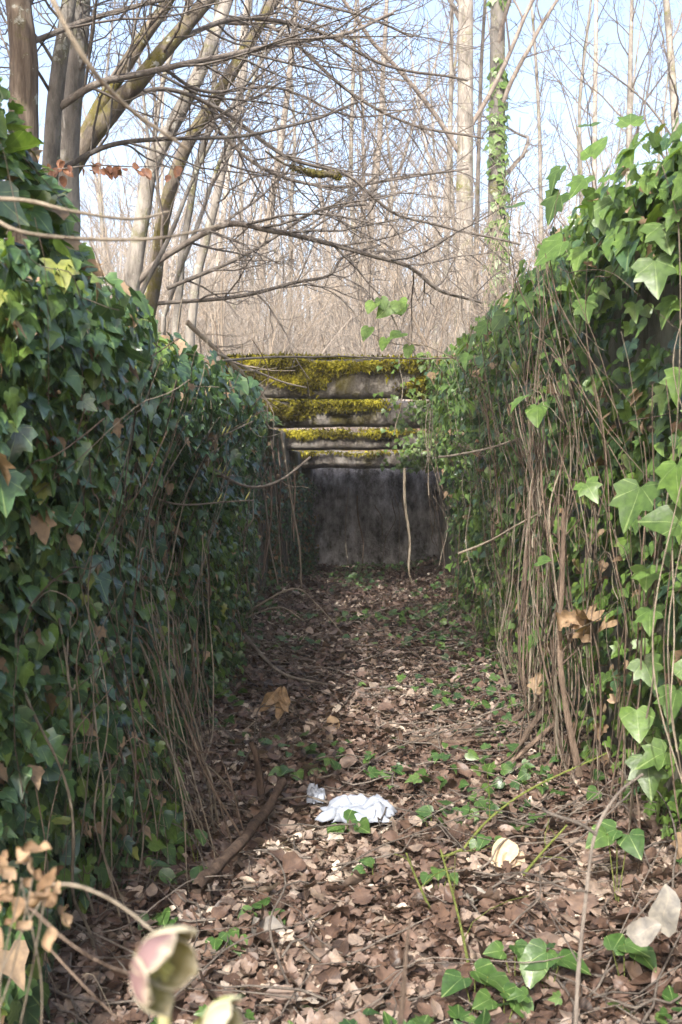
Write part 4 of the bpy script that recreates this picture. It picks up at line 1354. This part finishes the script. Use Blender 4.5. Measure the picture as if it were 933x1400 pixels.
def flower(label, c, axis, R, mats, stem_pts):
    """cup of five broad sepals opening along axis; c is where the stalk meets the flower"""
    c = np.asarray(c, float)
    o = thing('hellebore', stem_pts[0], label, 'flower', 'cream hellebores in front')
    A = np.asarray(axis, float)
    A /= np.linalg.norm(A)
    e1 = np.cross(A, [0.1, 0.2, 1.0])
    e1 /= np.linalg.norm(e1)
    e2 = np.cross(A, e1)
    for k in range(5):
        ph = k * 2 * math.pi / 5 + 0.5
        n1, n2 = 15, 15
        u, v = np.meshgrid(np.linspace(-1, 1, n1), np.linspace(0, 1, n2))
        half = 0.86 * np.sqrt(np.clip(1 - v ** 4.5, 0.0, 1)) + 0.02
        ang = ph + u * half
        prof_r = R * (0.05 + 1.0 * np.sin(v * 1.6) ** 0.95) * (1 + 0.05 * (k % 2)) * (1 + 0.05 * np.sin(5 * u + 2 * k) * v)
        prof_a = R * (1.5 * (1 - np.cos(v * 1.4))) * (0.92 + 0.06 * (k % 3)) - 0.08 * R * u * u * v
        X = c + prof_r[..., None] * (np.cos(ang)[..., None] * e1 + np.sin(ang)[..., None] * e2) + prof_a[..., None] * A
        b = Batch()
        ii = (np.arange(n2 - 1)[:, None] * n1 + np.arange(n1 - 1)[None, :]).ravel()
        b.add(X.reshape(-1, 3), np.stack([ii, ii + 1, ii + n1 + 1, ii + n1], 1), 0.5, np.stack([u, v], -1).reshape(-1, 2))
        facing = np.dot(math.cos(ph) * e1 + math.sin(ph) * e2, [-0.15, -0.97, 0.1])
        po = obj('petal', b, [mats[1] if facing > 0.55 else mats[0], M['petal_inside']], o)
        md = po.modifiers.new('thickness', 'SOLIDIFY')
        md.thickness = 0.0008
        md.material_offset = 1
    b = Batch()
    for k in range(26):
        a = U(0, 6.28)
        rr = R * U(0.05, 0.3)
        q = c + A * R * 0.15
        tip = c + A * R * U(0.55, 0.85) + rr * (math.cos(a) * e1 + math.sin(a) * e2)
        b.tube(np.array([q, (q + tip) / 2, tip, tip + A * 0.002]), [0.0005, 0.0005, 0.0011, 0.0008], 4)
    obj('stamens', b, M['bud'], o)
    b = Batch()
    sp2 = spline(list(stem_pts) + [c], 8)
    b.tube(sp2, np.linspace(0.0042, 0.0032, len(sp2)), 8)
    obj('stem', b, M['stalk'], o)


M['stalk'] = leaf_mat('flower_stalk', [(0, (0.35, 0.36, 0.16)), (1, (0.5, 0.46, 0.28))], veins=0)
gz0 = 0.5
c1 = P(190, 1308, 0.60)
flower('cream and pink nodding flower blurred in the lower left foreground', c1, (0.90, -0.36, -0.22), 0.0215, [M['petal_cream'], M['petal_pink'], M['petal_pink'], M['petal_cream'], M['petal_cream']],
       [(c1[0] + 0.01, c1[1] + 0.05, 0.48), P(226, 1420, 0.635), P(222, 1345, 0.64), P(205, 1300, 0.625)])
c2 = P(278, 1398, 0.60)
flower('green tinged cream flower cut by the bottom edge right of the first', c2, (0.97, -0.2, -0.12), 0.015, [M['petal_green'], M['petal_cream'], M['petal_cream']],
       [(c2[0] + 0.0, c2[1] + 0.04, 0.48), P(268, 1480, 0.62), P(262, 1420, 0.62)])

# unseen ivy clad tree, added to throw dappled shade on the far floor
o = thing('added_shade_tree', (-1.9, 2.4, 1.3), 'added out of view ivy clad tree shading the far trench floor', 'tree')
b = Batch()
tk = spline([(-1.95, 2.4, 1.2), (-1.9, 2.4, 2.2), (-1.6, 2.5, 3.2), (-1.2, 2.6, 4.1), (-0.9, 2.7, 5.2)], 6)
b.tube(tk, np.linspace(0.11, 0.04, len(tk)), 9)
obj('trunk', b, M['bark_grey'], o)
b = Batch()
branch(b, tk, np.linspace(0.10, 0.04, len(tk)), 2, 2.6, 0.1, 0.3, (12, 5), 0.003, 0.5, (40, 75), 0.4)
n = 4200
q = np.stack([U(-2.2, 0.3, n), U(2.1, 3.1, n), U(2.75, 4.7, n)], 1)
q = q[n3(q[:, 0], q[:, 1], q[:, 2], 2.4) > 0.43]
n = len(q)
b.scatter(IVYH, q, frames(jit(np.tile([[0, 0, 1.0]], (n, 1)), 0.6), jit(np.tile([[0, 0, -1.0]], (n, 1)), 0.6)), U(0.05, 0.09, n), U(0.2, 0.9, n), 0.12, -0.2, mi=1)
obj('crown', b, [M['twig'], M['ivy']], o)

# roots hanging in the shaded end of the trench
for k in range(16):
    if k < 9:
        yy = U(8.3, 11.4)
        xx = float(xl(yy)) + U(0.03, 0.12)
        zt = 1.35 - 0.22 * max(0, (yy - 9.0))
    else:
        yy = U(11.5, 11.85)
        xx = U(-0.4, 0.75)
        zt = U(0.7, 1.1)
    b = Batch()
    zb = float(ground_z(xx, yy)) + (U(0, 0.5) if k % 3 else 0.0)
    p = wander((xx, yy, zt), (xx + U(-0.1, 0.16), yy + U(-0.12, 0.05), zb), 24, 0.06, 3)
    b.tube(p, np.linspace(1, 0.5, 24) * U(0.004, 0.010), 5)
    tag(obj('hanging_root', b, M['vine_pale'] if k % 2 else M['vine']), 'thin root hanging in the shaded end of the trench', 'root', 'thin roots in the shaded trench end')

# ivy trailing over the ends of the beams
o = thing('ivy', (0.55, 8.4, 1.9), 'small leaved sunlit ivy trailing down over the ends of the mossy beams', 'ivy')
b = Batch()
n = 900
t = U(0, 1, n)
x = 0.80 - 0.62 * np.abs(rng.normal(0, 0.42, n)) * (1 - 0.35 * t)
k = (U(0, 1, n) * 4).astype(int)
fy = np.array([8.40, 9.27, 10.17, 11.07])[k]
hi = np.array([1.98, 1.69, 1.46, 1.29])[k]
lo_ = np.array([1.62, 1.43, 1.26, 1.08])[k]
q = np.stack([x, fy - U(0.0, 0.06, n), lo_ + (hi - lo_) * t], 1)
q = q[(n3(q[:, 0], q[:, 1] * 3, q[:, 2], 6) > 0.45) & (x > 0.1)]
n = len(q)
b.scatter(IVY5, q, frames(jit(np.tile([[-0.2, -1, 0.5]], (n, 1)), 0.4), jit(np.tile([[0, 0, -1.0]], (n, 1)), 0.5)), U(0.03, 0.06, n), U(0.3, 1, n), 0.15, -0.2)
obj('foliage', b, M['ivy_bright'], o)
for k in range(7):
    sb = Batch()
    xx = U(0.3, 0.75)
    sb.tube(wander((xx, 8.38, 1.97), (xx + U(-0.05, 0.05), 8.36, U(0.9, 1.5)), 20, 0.05, 3), 0.0035, 5)
    obj('stem', sb, M['vine_pale'], o)

# air of the wood
b = Batch()
hx, hy0, hy1, hz0, hz1 = 170, -125, 420, -2.0, 34.0
V = [(x, y, z) for z in (hz0, hz1) for y in (hy0, hy1) for x in (-hx, hx)]
b.add(V, [(0, 2, 3, 1), (4, 5, 7, 6), (0, 1, 5, 4), (2, 6, 7, 3), (0, 4, 6, 2), (1, 3, 7, 5)])
m, nt = new_mat('air_haze')
out = nt.nodes.new('ShaderNodeOutputMaterial')
pv = nt.nodes.new('ShaderNodeVolumePrincipled')
pv.inputs['Color'].default_value = (0.93, 0.95, 1.0, 1)
pv.inputs['Density'].default_value = 0.0016
nt.links.new(pv.outputs[0], out.inputs['Volume'])
o = obj('haze', b, m, smooth=False)
o['kind'] = 'stuff'
o['label'] = 'pale sunlit air veiling the far wood'
